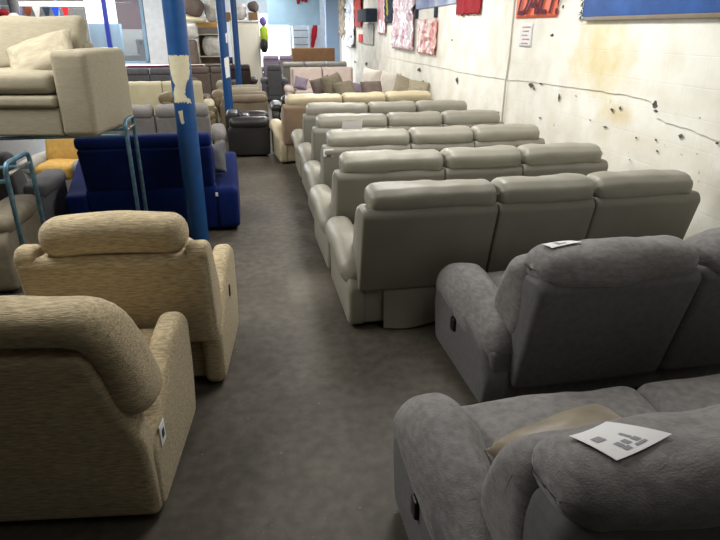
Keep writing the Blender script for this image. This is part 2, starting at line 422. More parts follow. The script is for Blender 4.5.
plane_obj('wall_right', [(WX, YF, 0), (WX, YF, ZC), (WX, YB, ZC), (WX, YB, 0)], mw)
mdark = mat('side_wall_paint', rgb(176, 176, 172), 0.8, 0.2, 2, 0.06)
plane_obj('wall_left', [(XL, YF, 0), (XL, YB+5, 0), (XL, YB+5, ZC), (XL, YF, ZC)], mdark)
plane_obj('wall_front', [(XL, YF, 0), (XL, YF, ZC), (WX, YF, ZC), (WX, YF, 0)], mdark)
plane_obj('ceiling', [(XL, YF, ZC), (XL, YB+5, ZC), (WX, YB+5, ZC), (WX, YF, ZC)], mat('ceiling_boards', rgb(200, 200, 196), 0.8))
# plaster skin, 14 mm proud, ending in a stepped ragged ledge
top = [(YF, 1.30), (2.6, 1.28), (3.3, 1.25), (3.72, 1.20), (4.0, 1.235), (4.28, 1.245), (4.45, 1.27), (4.48, 1.36), (4.6, 1.392), (5.0, 1.40), (5.3, 1.395), (5.8, 1.385), (6.3, 1.37),
       (7.0, 1.35), (7.6, 1.325), (8.4, 1.31), (9.4, 1.30), (10.4, 1.305), (11.2, 1.31), (12.0, 1.30), (13.5, 1.29), (15, 1.30)]
random.seed(3)
tp = []
for i in range(len(top)-1):
    for j in range(4):
        t = j/4; tp.append((top[i][0]*(1-t)+top[i+1][0]*t, top[i][1]*(1-t)+top[i+1][1]*t+random.uniform(-.006, .006)))
tp.append(top[-1])
V = []; Fc = []
for (y, z) in tp:
    V += [(WX-0.012, y, ZC), (WX-0.012, y, z), (WX-0.001, y, z)]
for i in range(len(tp)-1):
    a, c = i*3, (i+1)*3
    Fc += [(a, c, c+1, a+1), (a+1, c+1, c+2, a+2)]
struct(meshobj('trim_1', V, Fc, mw, smooth=False))
# patches where the paint has come off
spots = [(457, 80, 2, 5), (531, 85, 5, 3), (541, 84, 3, 1.6), (534, 89, 2, 2), (559, 97, 2.5, 5), (612, 110, 3, 4), (620, 108, 2.5, 3.5), (655, 105, 5, 5), (656, 111, 4, 2), (605, 127, 4, 2),
         (657, 151, 2.5, 3), (656, 140, 2.5, 1.8), (636, 138, 2, 1.5), (681, 136, 4, 3.5), (717, 143, 3, 2), (552, 35, 3.5, 2), (419, 70, 3, 3), (423, 82, 3, 2), (601, 152, 2, 2),
         (470, 122, 2, 1), (498, 112, 3, 1), (697, 154, 2, 1), (540, 118, 2, 1.5), (576, 96, 1.5, 1), (418, 42, 2, 1), (452, 40, 1.5, 1.2), (563, 7, 2, 4), (355, 62, 2, 2), (366, 64, 2, 3), (630, 160, 2, 1.2), (590, 120, 2, 1), (700, 118, 2, 1)]
def ray(u, v):
    c = np.array([u-360, -(v-270), -F]); return np.array([xv.dot(c), yv.dot(c), up.dot(c)])
def on_wall(u, v, x):
    r = ray(u, v); t = x/r[0]; return (x, t*r[1], H+t*r[2])
mb = MB()
for i, (u, v, a, c) in enumerate(spots):
    x = WX-0.0135
    p = on_wall(u, v, x); q = on_wall(u+a*0.75, v, x); r_ = on_wall(u, v+c*0.75, x)
    ry, rz = abs(q[1]-p[1]), abs(r_[2]-p[2])
    pts = [(x, p[1]+ry*math.cos(t)*(0.75+0.5*noise.noise(Vector((i*3.3, math.cos(t)*1.3, math.sin(t)*1.3)))), p[2]+rz*math.sin(t)*(0.75+0.9*noise.noise(Vector((i*7.7, math.cos(t)*1.5, math.sin(t)*1.5))))) for t in [k/14*2*PI for k in range(14)]]
    mb.add(pts, [tuple(range(14))])
struct(mb.build('trim_2', M['chip'], smooth=False))
# conduit running down the wall
V, Fc = tube([(WX-0.018, 7.50, ZC), (WX-0.02, 7.51, 1.6), (WX-0.028, 7.54, 1.3), (WX-0.022, 7.57, 0.0)], 0.013, 8)
tag(meshobj('wall_conduit', V, Fc, mat('conduit_paint', rgb(206, 202, 190), 0.6)), 'thin white painted conduit running down the stained right wall', 'pipe')

# end wall pieces with the bright openings
def boxm(mb, x0, x1, y0, y1, z0, z1):
    V = [(x0, y0, z0), (x1, y0, z0), (x1, y1, z0), (x0, y1, z0), (x0, y0, z1), (x1, y0, z1), (x1, y1, z1), (x0, y1, z1)]
    mb.add(V, [(0, 3, 2, 1), (4, 5, 6, 7), (0, 1, 5, 4), (1, 2, 6, 5), (2, 3, 7, 6), (3, 0, 4, 7)]); return mb
def box_struct(name, x0, x1, y0, y1, z0, z1, m): return struct(boxm(MB(), x0, x1, y0, y1, z0, z1).build(name, m, smooth=False))
box_struct('wall_back', 1.55, WX, YB, YB+0.15, 0, ZC, M['white_paint'])
box_struct('trim_3', 0.05, 1.55, YB, YB+0.15, 2.5, ZC, M['white_paint'])
box_struct('trim_4', -3.05, 0.05, YB, YB+0.15, 0, ZC, M['white_paint'])
box_struct('trim_5', -11, -3.05, YB-1.8, YB-1.65, 0, 0.75, M['white_paint'])
box_struct('trim_6', -11, -3.05, YB-1.8, YB-1.65, 2.95, ZC, M['white_paint'])
box_struct('trim_7', -3.75, -2.75, YB-1.85, YB-1.55, 0, ZC, M['white_paint'])
box_struct('trim_8', -11, -8.6, YB-1.8, YB-1.65, 0.75, 2.95, mat('yellowed_paint', rgb(206, 200, 160), 0.8))
# shop window with blue mullions
wr_ = struct(empty('window_1', (-5.9, YB-1.72, 0.75)))
mb = MB()
for x in (-8.6, -6.7, -3.85): boxm(mb, x+5.9-0.05, x+5.9+0.05, -0.06, 0.06, 0, 2.2)
boxm(mb, -2.7, 2.1, -0.06, 0.06, 0, 0.06); boxm(mb, -2.7, 2.1, -0.06, 0.06, 2.14, 2.2)
mb.build('window_frame', M['ltblue'], wr_, False)
mb = MB(); boxm(mb, 0.72, 0.86, -0.08, 0.08, -0.75, 2.2); mb.build('mullion', M['mullion'], wr_, False)
glass = mat('window_glass', (0.9, 0.95, 1, 1), 0.02, 0.5, alpha=0.12)
mb = MB(); boxm(mb, -2.65, 2.1, -0.005, 0.005, 0.06, 2.14); mb.build('window_pane', glass, wr_, False)
# bright street behind the openings
box_struct('trim_9', -6.7, -5.5, YB+2.2, YB+2.3, 2.15, 3.4, M['daylight'])
box_struct('wall_outer', -11, -6.7, YB+2.2, YB+2.3, 0, 3.4, M['mushroom'])
box_struct('trim_13', -6.7, -5.5, YB+2.2, YB+2.3, 0, 2.15, M['white_paint'])
box_struct('trim_10', -5.5, -3.0, YB+2.2, YB+2.3, 1.9, 3.4, mat('dark_maroon_board', rgb(70, 34, 40), 0.8))
box_struct('trim_11', -5.5, -3.0, YB+2.2, YB+2.3, 0, 1.9, M['ltgrey'])
box_struct('window_2', 0.05, 1.55, YB+0.6, YB+0.65, 0.0, 2.6, M['daylight'])
# hanging header board and blue pilaster by the corner
o = boxm(MB(), 0.62, 2.55, 23.6, 23.66, 2.05, 3.3).build('header_board', M['ltblue'], smooth=False)
tag(o, 'pale blue board hung high across the far end of the hall', 'board')
box_struct('trim_12', 2.75, 3.25, 23.4, 23.7, 0, ZC, mat('pale_blue_wall_paint', rgb(150, 176, 210), 0.7))

# ------------------------------------------------------------------ seating builders
def ell(cy, cz, ry, rz, n=32, p=2.4, rot=0.0, groove=None):
    out = []
    for i in range(n):
        a = 2*PI*i/n; c, s = math.cos(a), math.sin(a)
        y = ry*math.copysign(abs(c)**(2/p), c); z = rz*math.copysign(abs(s)**(2/p), s)
        if groove is not None and i == groove: y *= 0.94; z *= 0.94
        out.append((cy+y*math.cos(rot)-z*math.sin(rot), cz+y*math.sin(rot)+z*math.cos(rot)))
    return out

def leather_sofa(label, group, ml='leather', mp='leather_panel', flap=True):
    """three seats, 2.63 wide outer, back 2.42; rear foot at y=0, faces +y"""
    t = empty('leather_sofa', (0, 0, 0)); tag(t, label, 'sofa', group)
    BW = 2.40; n = 3; sw = BW/n; X0 = -BW/2
    V, Fc = rbox((0, 0.43, 0.20), (2.46, 0.82, 0.34), 0.03); meshobj('base', V, Fc, M[ml], t)
    cuts = [X0, X0+0.91, X0+1.60, -X0]
    for i in range(n):
        a = cuts[i]; b_ = cuts[i+1]; sw = b_-a; sd = i*7.3
        prof = roundpoly([(-0.03, 0.30), (-0.17, 0.86), (-0.14, 0.905), (0.0, 0.90), (0.16, 0.45), (0.16, 0.34)], 0.022)
        V, Fc = prism(prof, a+0.004, b_-0.004, 0.018, wr=0.006, wf=5, seed=sd, nseg=14, bulge=0.004); meshobj('back_panel', V, Fc, M[mp], t)
        V, Fc = prism(ell(-0.035, 0.95, 0.125, 0.088, p=2.35, rot=0.05, groove=12), a+0.055 if i == 0 else a+0.008, b_-0.06 if i == 2 else b_-0.008, 0.055, k=5, wr=0.012, wf=5, seed=sd+2, nseg=16, bulge=0.004)
        meshobj('headrest', V, Fc, M[ml], t)
        prof = resample([(0.03, 0.85), (0.0, 0.66), (0.06, 0.48), (0.22, 0.46), (0.28, 0.56), (0.22, 0.72), (0.14, 0.86)], 35)
        V, Fc = prism(prof, a+0.01, b_-0.01, 0.05, wr=0.01, seed=sd+4); meshobj('back_cushion', V, Fc, M[ml], t)
        V, Fc = rbox(((a+b_)/2, 0.55, 0.42), (sw-0.02, 0.66, 0.17), 0.06, puff=0.02, wr=0.01, seed=sd); meshobj('seat_cushion', V, Fc, M[ml], t)
        V, Fc = rbox(((a+b_)/2, 0.855, 0.22), (sw-0.02, 0.06, 0.30), 0.025, puff=0.01); meshobj('footrest', V, Fc, M[ml], t)
    for s in (-1, 1):
        prof = roundpoly([(0.0, 0.025), (0.90, 0.025), (0.92, 0.44), (0.80, 0.50), (0.12, 0.50), (-0.01, 0.30)], 0.05)
        V, Fc = prism(prof, s*1.262-0.12 if s > 0 else -1.262, s*1.262 if s > 0 else -1.262+0.12, 0.03, wr=0.005, bulge=0.0); meshobj('arm_side', V, Fc, M[ml], t)
        def f(x, y, z, s=s):
            u = (y-0.05)/0.9
            z2 = z+0.035*math.sin(u*PI)-0.10*max(0, 0.30-u)/0.30-0.05*max(0, u-0.85)/0.15
            return (x+s*0.02*math.sin(u*PI), y, z2)
        V, Fc = rbox((s*1.195, 0.49, 0.475), (0.205, 0.90, 0.17), 0.08, puff=0.01, wr=0.008, wf=5, k=6, seed=s*4, res=0.05)
        V = np.array([f(*p) for p in V]); meshobj('armrest', V, Fc, M[ml], t)
    if not flap: return t
    # loose rear dust flap
    V = []; Fc = []; nx, nz = 48, 6
    for i in range(nx+1):
        x = -1.02+(1.02+1.18)*i/nx
        for j in range(nz+1):
            z = 0.36-0.335*j/nz+(0.012*math.sin(x*9) if j == nz else 0)
            V.append((x, -0.012-0.025*j/nz*(1+0.7*math.sin(x*5.3)+0.4*math.sin(x*13)), z))
    for i in range(nx):
        for j in range(nz): q = i*(nz+1)+j; Fc.append((q, q+nz+1, q+nz+2, q+1))
    m_ = len(V); V += [(x, y+0.006, z) for x, y, z in V]; Fc += [tuple(k+m_ for k in f)[::-1] for f in Fc]
    meshobj('rear_flap', V, Fc, M[mp], t)
    return t

row = 'sage leather sofas in a row'
labels = ['sage leather three-seat sofa with a loose rear flap, nearest of its row',
          'sage leather three-seat sofa, second of the row, directly behind the nearest leather one',
          'sage leather three-seat sofa with a small white tag on its rear corner',
          'sage leather three-seat sofa fourth in the row, behind the one with the folded paper',
          'sage leather three-seat sofa standing next to the tan-backed cream sofa, farthest of its row']
LS = leather_sofa(labels[0], row)
for i, (x, y, rz, sx_) in enumerate([(1.785, 3.59, 0.9, .99), (1.75, 4.64, 1.6, .98), (1.74, 5.73, 1.2, .95), (1.765, 6.86, 1.0, .96), (1.74, 7.95, 0.3, .955)]):
    o = LS if i == 0 else copy_tree(LS)
    o.location = (x, y, 0); o.rotation_euler.z = math.radians(rz); o.scale.x = sx_; o['label'] = labels[i]

def fabric_recliner(label, W, n, tag_lever=True, back_h=1.0):
    """big grey velour recliner, rear foot at y=0, left outer face at x=0"""
    t = empty('fabric_recliner_sofa', (0, 0, 0)); tag(t, label, 'sofa', 'grey fabric recliner sofas')
    sw = (W-0.28)/n
    V, Fc = rbox((W/2, 0.45, 0.20), (W-0.08, 0.80, 0.34), 0.03); meshobj('base', V, Fc, M['grey_back'], t)
    for i in range(n):
        a = 0.14+i*sw; b_ = a+sw; sd = i*5.1+W
        prof = roundpoly([(0.0, 0.16), (-0.165, 0.81), (-0.13, 0.855), (0.02, 0.84), (0.15, 0.40), (0.15, 0.20)], 0.035)
        def lean(x, y, z, a=a, b_=b_):
            return (x, y, z)
        V, Fc = prism(prof, a+0.006, b_-0.006, 0.035, wr=0.004, wf=4, seed=sd, nseg=14, bulge=0.006); meshobj('back_panel', V, Fc, M['grey_back'], t)
        V, Fc = prism(ell(-0.02, 0.875, 0.155, 0.10, p=2.4, rot=-0.1), a+0.02, b_-0.012, 0.09, k=6, wr=0.022, wf=4, seed=sd+2, nseg=20, bulge=0.01)
        meshobj('headrest', V, Fc, M['grey'], t)
        prof = resample([(0.02, 0.86), (-0.02, 0.60), (0.05, 0.44), (0.26, 0.42), (0.33, 0.56), (0.27, 0.74), (0.16, 0.88)], 35)
        V, Fc = prism(prof, a-0.012, b_-0.01, 0.08, k=5, wr=0.02, wf=4, seed=sd+4, nseg=14); meshobj('back_cushion', V, Fc, M['grey'], t)
        x0 = max(a, 0.20); x1 = min(b_, W-0.20)
        V, Fc = rbox(((x0+x1)/2, 0.58, 0.375), (x1-x0-0.006, 0.68, 0.19), 0.07, puff=0.025, wr=0.012, wf=4, seed=sd+9, k=6); meshobj('seat_cushion', V, Fc, M['grey'], t)
        V, Fc = rbox(((x0+x1)/2, 0.93, 0.21), (x1-x0-0.02, 0.07, 0.30), 0.03, puff=0.012); meshobj('footrest', V, Fc, M['grey_back'], t)
    for s in (0, 1):
        xa = 0.0 if s == 0 else W-0.15
        prof = roundpoly([(0.05, 0.03), (0.86, 0.03), (0.92, 0.30), (0.86, 0.44), (0.70, 0.50), (0.28, 0.43), (0.12, 0.36), (0.02, 0.20)], 0.06)
        V, Fc = prism(prof, xa, xa+0.15, 0.03, wr=0.006); side = meshobj('arm_side', V, Fc, M['grey_back'], t)
        cx = 0.145 if s == 0 else W-0.145; sg = -1 if s == 0 else 1
        V, Fc = rbox((0, 0.0, 0.0), (0.25, 0.84, 0.19), 0.09, puff=0.025, wr=0.016, wf=5, k=6, seed=s*4+W, res=0.045)
        def f(x, y, z):
            u = (y+0.42)/0.84
            zz = 0.50+0.09*math.sin(min(1, u*1.15)*PI/2)-0.055*max(0, u-0.80)/0.20-0.02*(1-u)
            xx = x*(0.82+0.24*u)
            z3 = z-0.25*max(0, -sg*0-0)*0
            droop = 0.05*max(0, (sg*x)/0.13)**2
            return (cx+sg*0.015+xx, 0.50+y, zz-0.09+z-droop)
        V = np.array([f(*p) for p in V]); meshobj('armrest', V, Fc, M['grey'], t)
        if s == 0:
            V, Fc = rbox((-0.006, 0.52, 0.31), (0.022, 0.06, 0.085), 0.0105, k=3)
            lv = meshobj('release_handle', V, Fc, M['black'], t); lv['label'] = 'black oval recliner release in the arm side'
    return t
GB = fabric_recliner('grey velour recliner sofa with a small price paper, just ahead of the nearest grey one', 2.06, 2)
GB.location = (1.10, 2.46, 0); GB.rotation_euler.z = math.radians(1.5)
GA = fabric_recliner('dark grey velour recliner sofa nearest the camera, brown satin cushion on its seat', 2.24, 2)
GA.location = (0.50, 1.09, 0); GA.rotation_euler.z = math.radians(1.0)

# beige chenille armchairs
def sweep(path, ry, rn, n=28, p=2.4, wr=0.012, wf=4, seed=0):
    """fat cushion roll: path of (x, z, scale); section is ry along y, rn across"""
    P = np.array([q[:2] for q in path], float); S = [q[2] for q in path]; m = len(P); V = []; Fc = []
    for i in range(m):
        t = P[min(i+1, m-1)]-P[max(i-1, 0)]; t = t/np.linalg.norm(t); nr = np.array([-t[1], t[0]])
        for k in range(n):
            a = 2*PI*k/n; c, s_ = math.cos(a), math.sin(a)
            yy = ry*S[i]*math.copysign(abs(c)**(2/p), c); q = rn*S[i]*math.copysign(abs(s_)**(2/p), s_)
            v = Vector((P[i][0]+nr[0]*q, yy, P[i][1]+nr[1]*q)); dl = wr*noise.noise(v*wf+Vector((seed, 0, 0)))
            V.append((v.x+nr[0]*dl*s_, v.y+dl*c, v.z+nr[1]*dl*s_))
    for i in range(m-1):
        for k in range(n): Fc.append((i*n+k, i*n+(k+1) % n, (i+1)*n+(k+1) % n, (i+1)*n+k))
    Fc.append(tuple(range(n))[::-1]); Fc.append(tuple((m-1)*n+k for k in range(n)))
    return V, Fc
def cap_path(pts, n=30, r=0.09):
    """resample an open (x,z) polyline smoothly, with scale falling off at both ends"""
    P = [np.array(p, float) for p in pts]; P = [2*P[0]-P[1]]+P+[2*P[-1]-P[-2]]; out = []
    for i in range(1, len(P)-2):
        for j in range(8):
            t = j/8; out.append(0.5*((2*P[i])+(-P[i-1]+P[i+1])*t+(2*P[i-1]-5*P[i]+4*P[i+1]-P[i+2])*t*t+(-P[i-1]+3*P[i]-3*P[i+1]+P[i+2])*t**3))
    out.append(P[-2]); out = np.array(out)
    L_ = np.concatenate([[0], np.cumsum(np.linalg.norm(np.diff(out, axis=0), axis=1))]); T = L_[-1]
    ss = [r*(1-math.cos(k/6*PI/2)) for k in range(7)]; ss = ss+list(np.linspace(r, T-r, n))[1:-1]+[T-q for q in ss[::-1]]
    res = []
    for q in ss:
        x = np.interp(q, L_, out[:, 0]); z = np.interp(q, L_, out[:, 1]); e = min(q, T-q)
        sc_ = 1 if e >= r else max(0.05, math.sqrt(max(0, 1-(1-e/r)**2)))
        res.append((x, z, sc_))
    return res

def beige_chair(label, winged, W=0.98):
    """rear foot y=0, centre x=0, facing +y; side slabs run to the floor"""
    t = empty('armchair', (0, 0, 0)); tag(t, label, 'armchair', 'beige chenille armchairs')
    h = W/2; sl = 0.12
    V, Fc = rbox((0, 0.42, 0.22), (W-2*sl+0.02, 0.70, 0.38), 0.03); meshobj('base', V, Fc, M['beige'], t)
    for s in (-1, 1):
        prof = roundpoly([(0.0, 0.02), (0.74, 0.02), (0.80, 0.30), (0.80, 0.58), (0.70, 0.655), (0.52, 0.635), (0.18, 0.44), (0.0, 0.38)], 0.07, 5)
        x0, x1 = (-h, -h+sl) if s < 0 else (h-sl, h)
        V, Fc = prism(prof, x0, x1, 0.045, k=5, wr=0.004); meshobj('arm', V, Fc, M['beige'], t)
    def lean(y, z): return y-0.155*max(0, z-0.1)
    if winged:
        bh = h-0.02
        prof = roundpoly([(-0.06, 0.34), (-0.13, 0.84), (-0.10, 0.885), (0.05, 0.865), (0.16, 0.36), (0.12, 0.30)], 0.03)
        V, Fc = prism(prof, -bh, bh, 0.035, k=4, nseg=16, wr=0.003); meshobj('back_shell', V, Fc, M['beige'], t)
        for s in (-1, 1):
            prof = roundpoly([(-0.05, 0.36), (-0.12, 0.88), (-0.08, 0.93), (0.02, 0.925), (0.18, 0.62), (0.20, 0.42), (0.12, 0.33)], 0.045, 5)
            x0, x1 = (-bh-0.012, -bh+0.105) if s < 0 else (bh-0.105, bh+0.012)
            V, Fc = prism(prof, x0, x1, 0.035, k=5, wr=0.004); meshobj('wing', V, Fc, M['beige'], t)
        path = cap_path([(-bh+0.10, 0.945), (-0.2, 0.965), (0.0, 0.97), (0.2, 0.965), (bh-0.10, 0.945)], r=0.10)
        V, Fc = sweep(path, 0.125, 0.105)
        V = [(x, y+0.01, z) for x, y, z in V]; meshobj('head_pillow', V, Fc, M['beige'], t)
    else:
        bh = h-0.012
        pol = roundpoly([(-bh, 0.03), (bh, 0.03), (bh, 0.44), (bh-0.125, 0.88), (-bh+0.125, 0.88), (-bh, 0.44)], 0.04, 4)
        V, Fc = prism(pol, -0.03, 0.12, 0.035, axis='y', k=4, nseg=4, wr=0.003)
        V = [(x, lean(y, z)+0.01, z) for x, y, z in V]; meshobj('back_shell', V, Fc, M['beige'], t)
        path = cap_path([(-bh+0.03, 0.55), (-bh+0.035, 0.68), (-bh+0.065, 0.85), (-bh+0.14, 0.955), (-0.15, 0.97), (0.15, 0.97), (bh-0.14, 0.955), (bh-0.065, 0.85), (bh-0.035, 0.68), (bh-0.03, 0.55)], n=44, r=0.09)
        V, Fc = sweep(path, 0.13, 0.082, wr=0.014)
        V = [(x, lean(y, z)+0.12, z) for x, y, z in V]; meshobj('head_pillow', V, Fc, M['beige'], t)
        V, Fc = rbox((h+0.002, 0.12, 0.36), (0.006, 0.07, 0.10), 0.002); o = meshobj('care_tag', V, Fc, M['paper'], t); o['label'] = 'white care tag sewn to the outer side'
        V, Fc = rbox((h+0.006, 0.12, 0.36), (0.002, 0.03, 0.04), 0.0009); meshobj('tag_print', V, Fc, M['ink_dark'], o)
    prof = resample([(0.06, 0.84), (0.05, 0.66), (0.12, 0.48), (0.28, 0.47), (0.34, 0.58), (0.28, 0.74), (0.17, 0.88)], 35)
    V, Fc = prism(prof, -h+sl-0.01, h-sl+0.01, 0.06, wr=0.012); meshobj('back_cushion', V, Fc, M['beige'], t)
    V, Fc = rbox((0, 0.50, 0.43), (W-2*sl-0.01, 0.62, 0.17), 0.06, puff=0.02, wr=0.008); meshobj('seat_cushion', V, Fc, M['beige'], t)
    if winged:
        V, Fc = rbox((h+0.003, 0.42, 0.44), (0.008, 0.03, 0.075), 0.0035, k=2); o = meshobj('release_handle', V, Fc, M['black'], t); o['label'] = 'small dark recliner release in the arm side'
    return t
C1 = beige_chair('beige chenille armchair nearest the camera, white care tag on its side', False)
C2 = beige_chair('beige chenille winged armchair standing between the tagged beige one and the blue velvet sofa', True)
C1.location = (-0.985, 2.08, 0); C1.rotation_euler.z = math.radians(-6)
C2.location = (-0.765, 3.04, 0); C2.rotation_euler.z = math.radians(-5)

# cushion, price papers
cushion('satin_cushion', 'brown satin cushion lying between arm and back of the nearest grey sofa', M['satin'], (1.02, 1.50, 0.58), (-6, -6, 12), 0.52, 0.34, 0.19, 2.0)
from mathutils.bvhtree import BVHTree
def top_of(root):
    """world-space tree of a thing's meshes, to lay things on it"""
    bpy.context.view_layer.update()
    V, Fc = [], []
    for o in [root]+kids(root):
        if o.type != 'MESH': continue
        n = len(V); V += [o.matrix_world @ v.co for v in o.data.vertices]; Fc += [[i+n for i in p.vertices] for p in o.data.polygons]
    return BVHTree.FromPolygons(V, Fc)
def sheet(name, label, P, tree, marks=(), group=None, lift=0.006):
    """paper draped on a soft surface; P = four corners (x, y)"""
    P = [np.array(p, float) for p in P]; n = 12; V = []; Fc = []
    def at(u, v):
        p = (P[0]*(1-u)+P[1]*u)*(1-v)+(P[3]*(1-u)+P[2]*u)*v
        h_ = tree.ray_cast(Vector((p[0], p[1], 2.5)), Vector((0, 0, -1)))
        return p, h_[0].z
    Z = np.array([[at(i/n, j/n)[1] for j in range(n+1)] for i in range(n+1)])
    A = np.array([[1, i/n, j/n, (i/n)*(j/n), (i/n)**2, (j/n)**2] for i in range(n+1) for j in range(n+1)])
    cf = np.linalg.lstsq(A, Z.ravel(), rcond=None)[0]
    Zs = (A@cf).reshape(n+1, n+1); Zs += max(0, (Z-Zs).max())+lift
    def pt(u, v, up_=0):
        p = (P[0]*(1-u)+P[1]*u)*(1-v)+(P[3]*(1-u)+P[2]*u)*v
        i, j = min(n, int(round(u*n))), min(n, int(round(v*n)))
        z = float(np.dot(cf, [1, u, v, u*v, u*u, v*v])+(Zs[0, 0]-(A@cf)[0]))
        return (p[0], p[1], z+up_)
    for k in (0, 1):
        for i in range(n+1):
            for j in range(n+1): V.append(pt(i/n, j/n, -0.0012*k))
        o0 = k*(n+1)**2
        for i in range(n):
            for j in range(n):
                q = (o0+i*(n+1)+j, o0+(i+1)*(n+1)+j, o0+(i+1)*(n+1)+j+1, o0+i*(n+1)+j+1); Fc.append(q if not k else q[::-1])
    o = meshobj(name, V, Fc, M['paper']); tag(o, label, 'paper', group)
    for (u, v, a, b) in marks:
        meshobj('print', [pt(u, v, .0012), pt(u+a, v, .0012), pt(u+a, v+b, .0012), pt(u, v+b, .0012)], [(0, 1, 2, 3)], M['ink'], o, False)
    return o
TA, TB = top_of(GA), top_of(GB)
PA = sheet('price_sheet', 'large white price sheet lying on the nearest grey headrest', [(0.735, 1.115), (0.80, 1.005), (0.985, 1.06), (0.875, 1.17)], TA,
      marks=[(.30, .16, .16, .2), (.62, .3, .14, .1), (.62, .44, .14, .1), (.78, .30, .1, .12), (.44, .62, .2, .06), (.66, .6, .12, .1), (.82, .5, .06, .2)])
PB = sheet('price_sheet', 'small white price paper on the second grey sofa headrest', [(1.31, 2.46), (1.34, 2.41), (1.52, 2.46), (1.48, 2.52)], TB, marks=[(.2, .3, .3, .15), (.55, .3, .2, .3)])

# ------------------------------------------------------------------ more seating
def plain_sofa(name, label, cat, loc, rz, W, n, m, D=0.9, hb=0.98, aw=0.2, ah=0.6, roll=True, mp=None, group=None, sh=0.42, backt=0.2, arms=(1, 1), lean_=0.12, ms=None):
    """rear foot at y=0, centre x=0, facing +y; soft arms, back in n panels"""
    t = empty(name, loc, math.radians(rz)); tag(t, label, cat, group)
    m = M[m]; mp = M[mp] if mp else m; ms = M[ms] if ms else m; h = W/2
    V, Fc = rbox((0, D*0.48, 0.19), (W-0.06, D*0.9, 0.34), 0.03, res=0.2); meshobj('base', V, Fc, mp, t)
    xa = -h+aw*0.75 if arms[0] else -h; xb = h-aw*0.75 if arms[1] else h
    sw = (xb-xa)/n; top = hb-(0.17 if roll else 0.02)
    for i in range(n):
        a, b_ = xa+i*sw, xa+(i+1)*sw; sd = i*3+loc[0]*5+loc[1]
        prof = roundpoly([(0.0, 0.15), (-lean_, top), (-lean_+0.05, top+0.05), (backt-lean_, top+0.03), (backt, 0.40), (backt, 0.18)], 0.03)
        V, Fc = prism(prof, a+0.004, b_-0.004, 0.03, wr=0.004, seed=sd, nseg=6); meshobj('back_panel', V, Fc, mp, t)
        if roll:
            V, Fc = prism(ell(backt/2-lean_, hb-0.095, 0.13, 0.095, n=20), a+0.015, b_-0.015, 0.06, k=4, wr=0.012, wf=5, seed=sd+1, nseg=8); meshobj('headrest', V, Fc, m, t)
        c0 = max(a, -h+aw if arms[0] else -h); c1 = min(b_, h-aw if arms[1] else h)
        V, Fc = rbox(((c0+c1)/2, D*0.56, sh), (c1-c0-0.01, D*0.78, 0.17), 0.06, puff=0.015, wr=0.008, seed=sd, res=0.1); meshobj('seat_cushion', V, Fc, ms, t)
        prof = resample([(backt-lean_, top-0.02), (backt-0.02, 0.62), (backt, 0.48), (backt+0.16, 0.48), (backt+0.17, 0.60), (backt+0.06, top)], 24)
        V, Fc = prism(prof, c0+0.01, c1-0.01, 0.05, nseg=5, wr=0.008); meshobj('back_cushion', V, Fc, ms, t)
    for k, s in enumerate((-1, 1)):
        if not arms[k]: continue
        prof = roundpoly([(0.0, 0.03), (D*0.98, 0.03), (D, ah*0.8), (D*0.9, ah-0.06), (0.1, ah-0.06), (0, ah*0.7)], 0.05)
        x0, x1 = (-h, -h+aw*0.7) if s < 0 else (h-aw*0.7, h)
        V, Fc = prism(prof, x0, x1, 0.03, nseg=3); meshobj('arm_side', V, Fc, m, t)
        V, Fc = rbox((s*(h-aw*0.45), D*0.52, ah-0.08), (aw+0.03, D*0.94, 0.16), 0.075, puff=0.01, wr=0.01, seed=s, res=0.1); meshobj('armrest', V, Fc, m, t)
    return t

def hard_box(name, label, cat, x0, x1, y0, y1, z0, z1, m, parent=None, r=0.01, group=None, rz=0):
    V, Fc = rbox((0, 0, (z1-z0)/2), (x1-x0, y1-y0, z1-z0), r, res=10, k=2)
    o = meshobj(name, V, Fc, M[m], parent); o.location = ((x0+x1)/2, (y0+y1)/2, z0); o.rotation_euler.z = math.radians(rz)
    if cat: tag(o, label, cat, group)
    return o
def lumpy(name, label, cat, x0, x1, y0, y1, z0, z1, m, r=0.15, wr=0.06, seed=0, rot=(0, 0, 0), group=None, puff=0.03):
    V, Fc = rbox((0, 0, 0), (x1-x0, y1-y0, z1-z0), r, puff=puff, res=0.08, wr=wr, wf=4, seed=seed)
    o = meshobj(name, V, Fc, M[m]); o.location = ((x0+x1)/2, (y0+y1)/2, (z0+z1)/2); o.rotation_euler = [math.radians(q) for q in rot]
    return tag(o, label, cat, group)
# cream sofa with tan backing, closing the leather row
TS = leather_sofa('cream leather three-seat sofa with tan backing, beyond the sage leather row', None, 'tan_leather', 'tan_board', False)
TS.location = (1.57, 9.18, 0); TS.rotation_euler.z = math.radians(6)

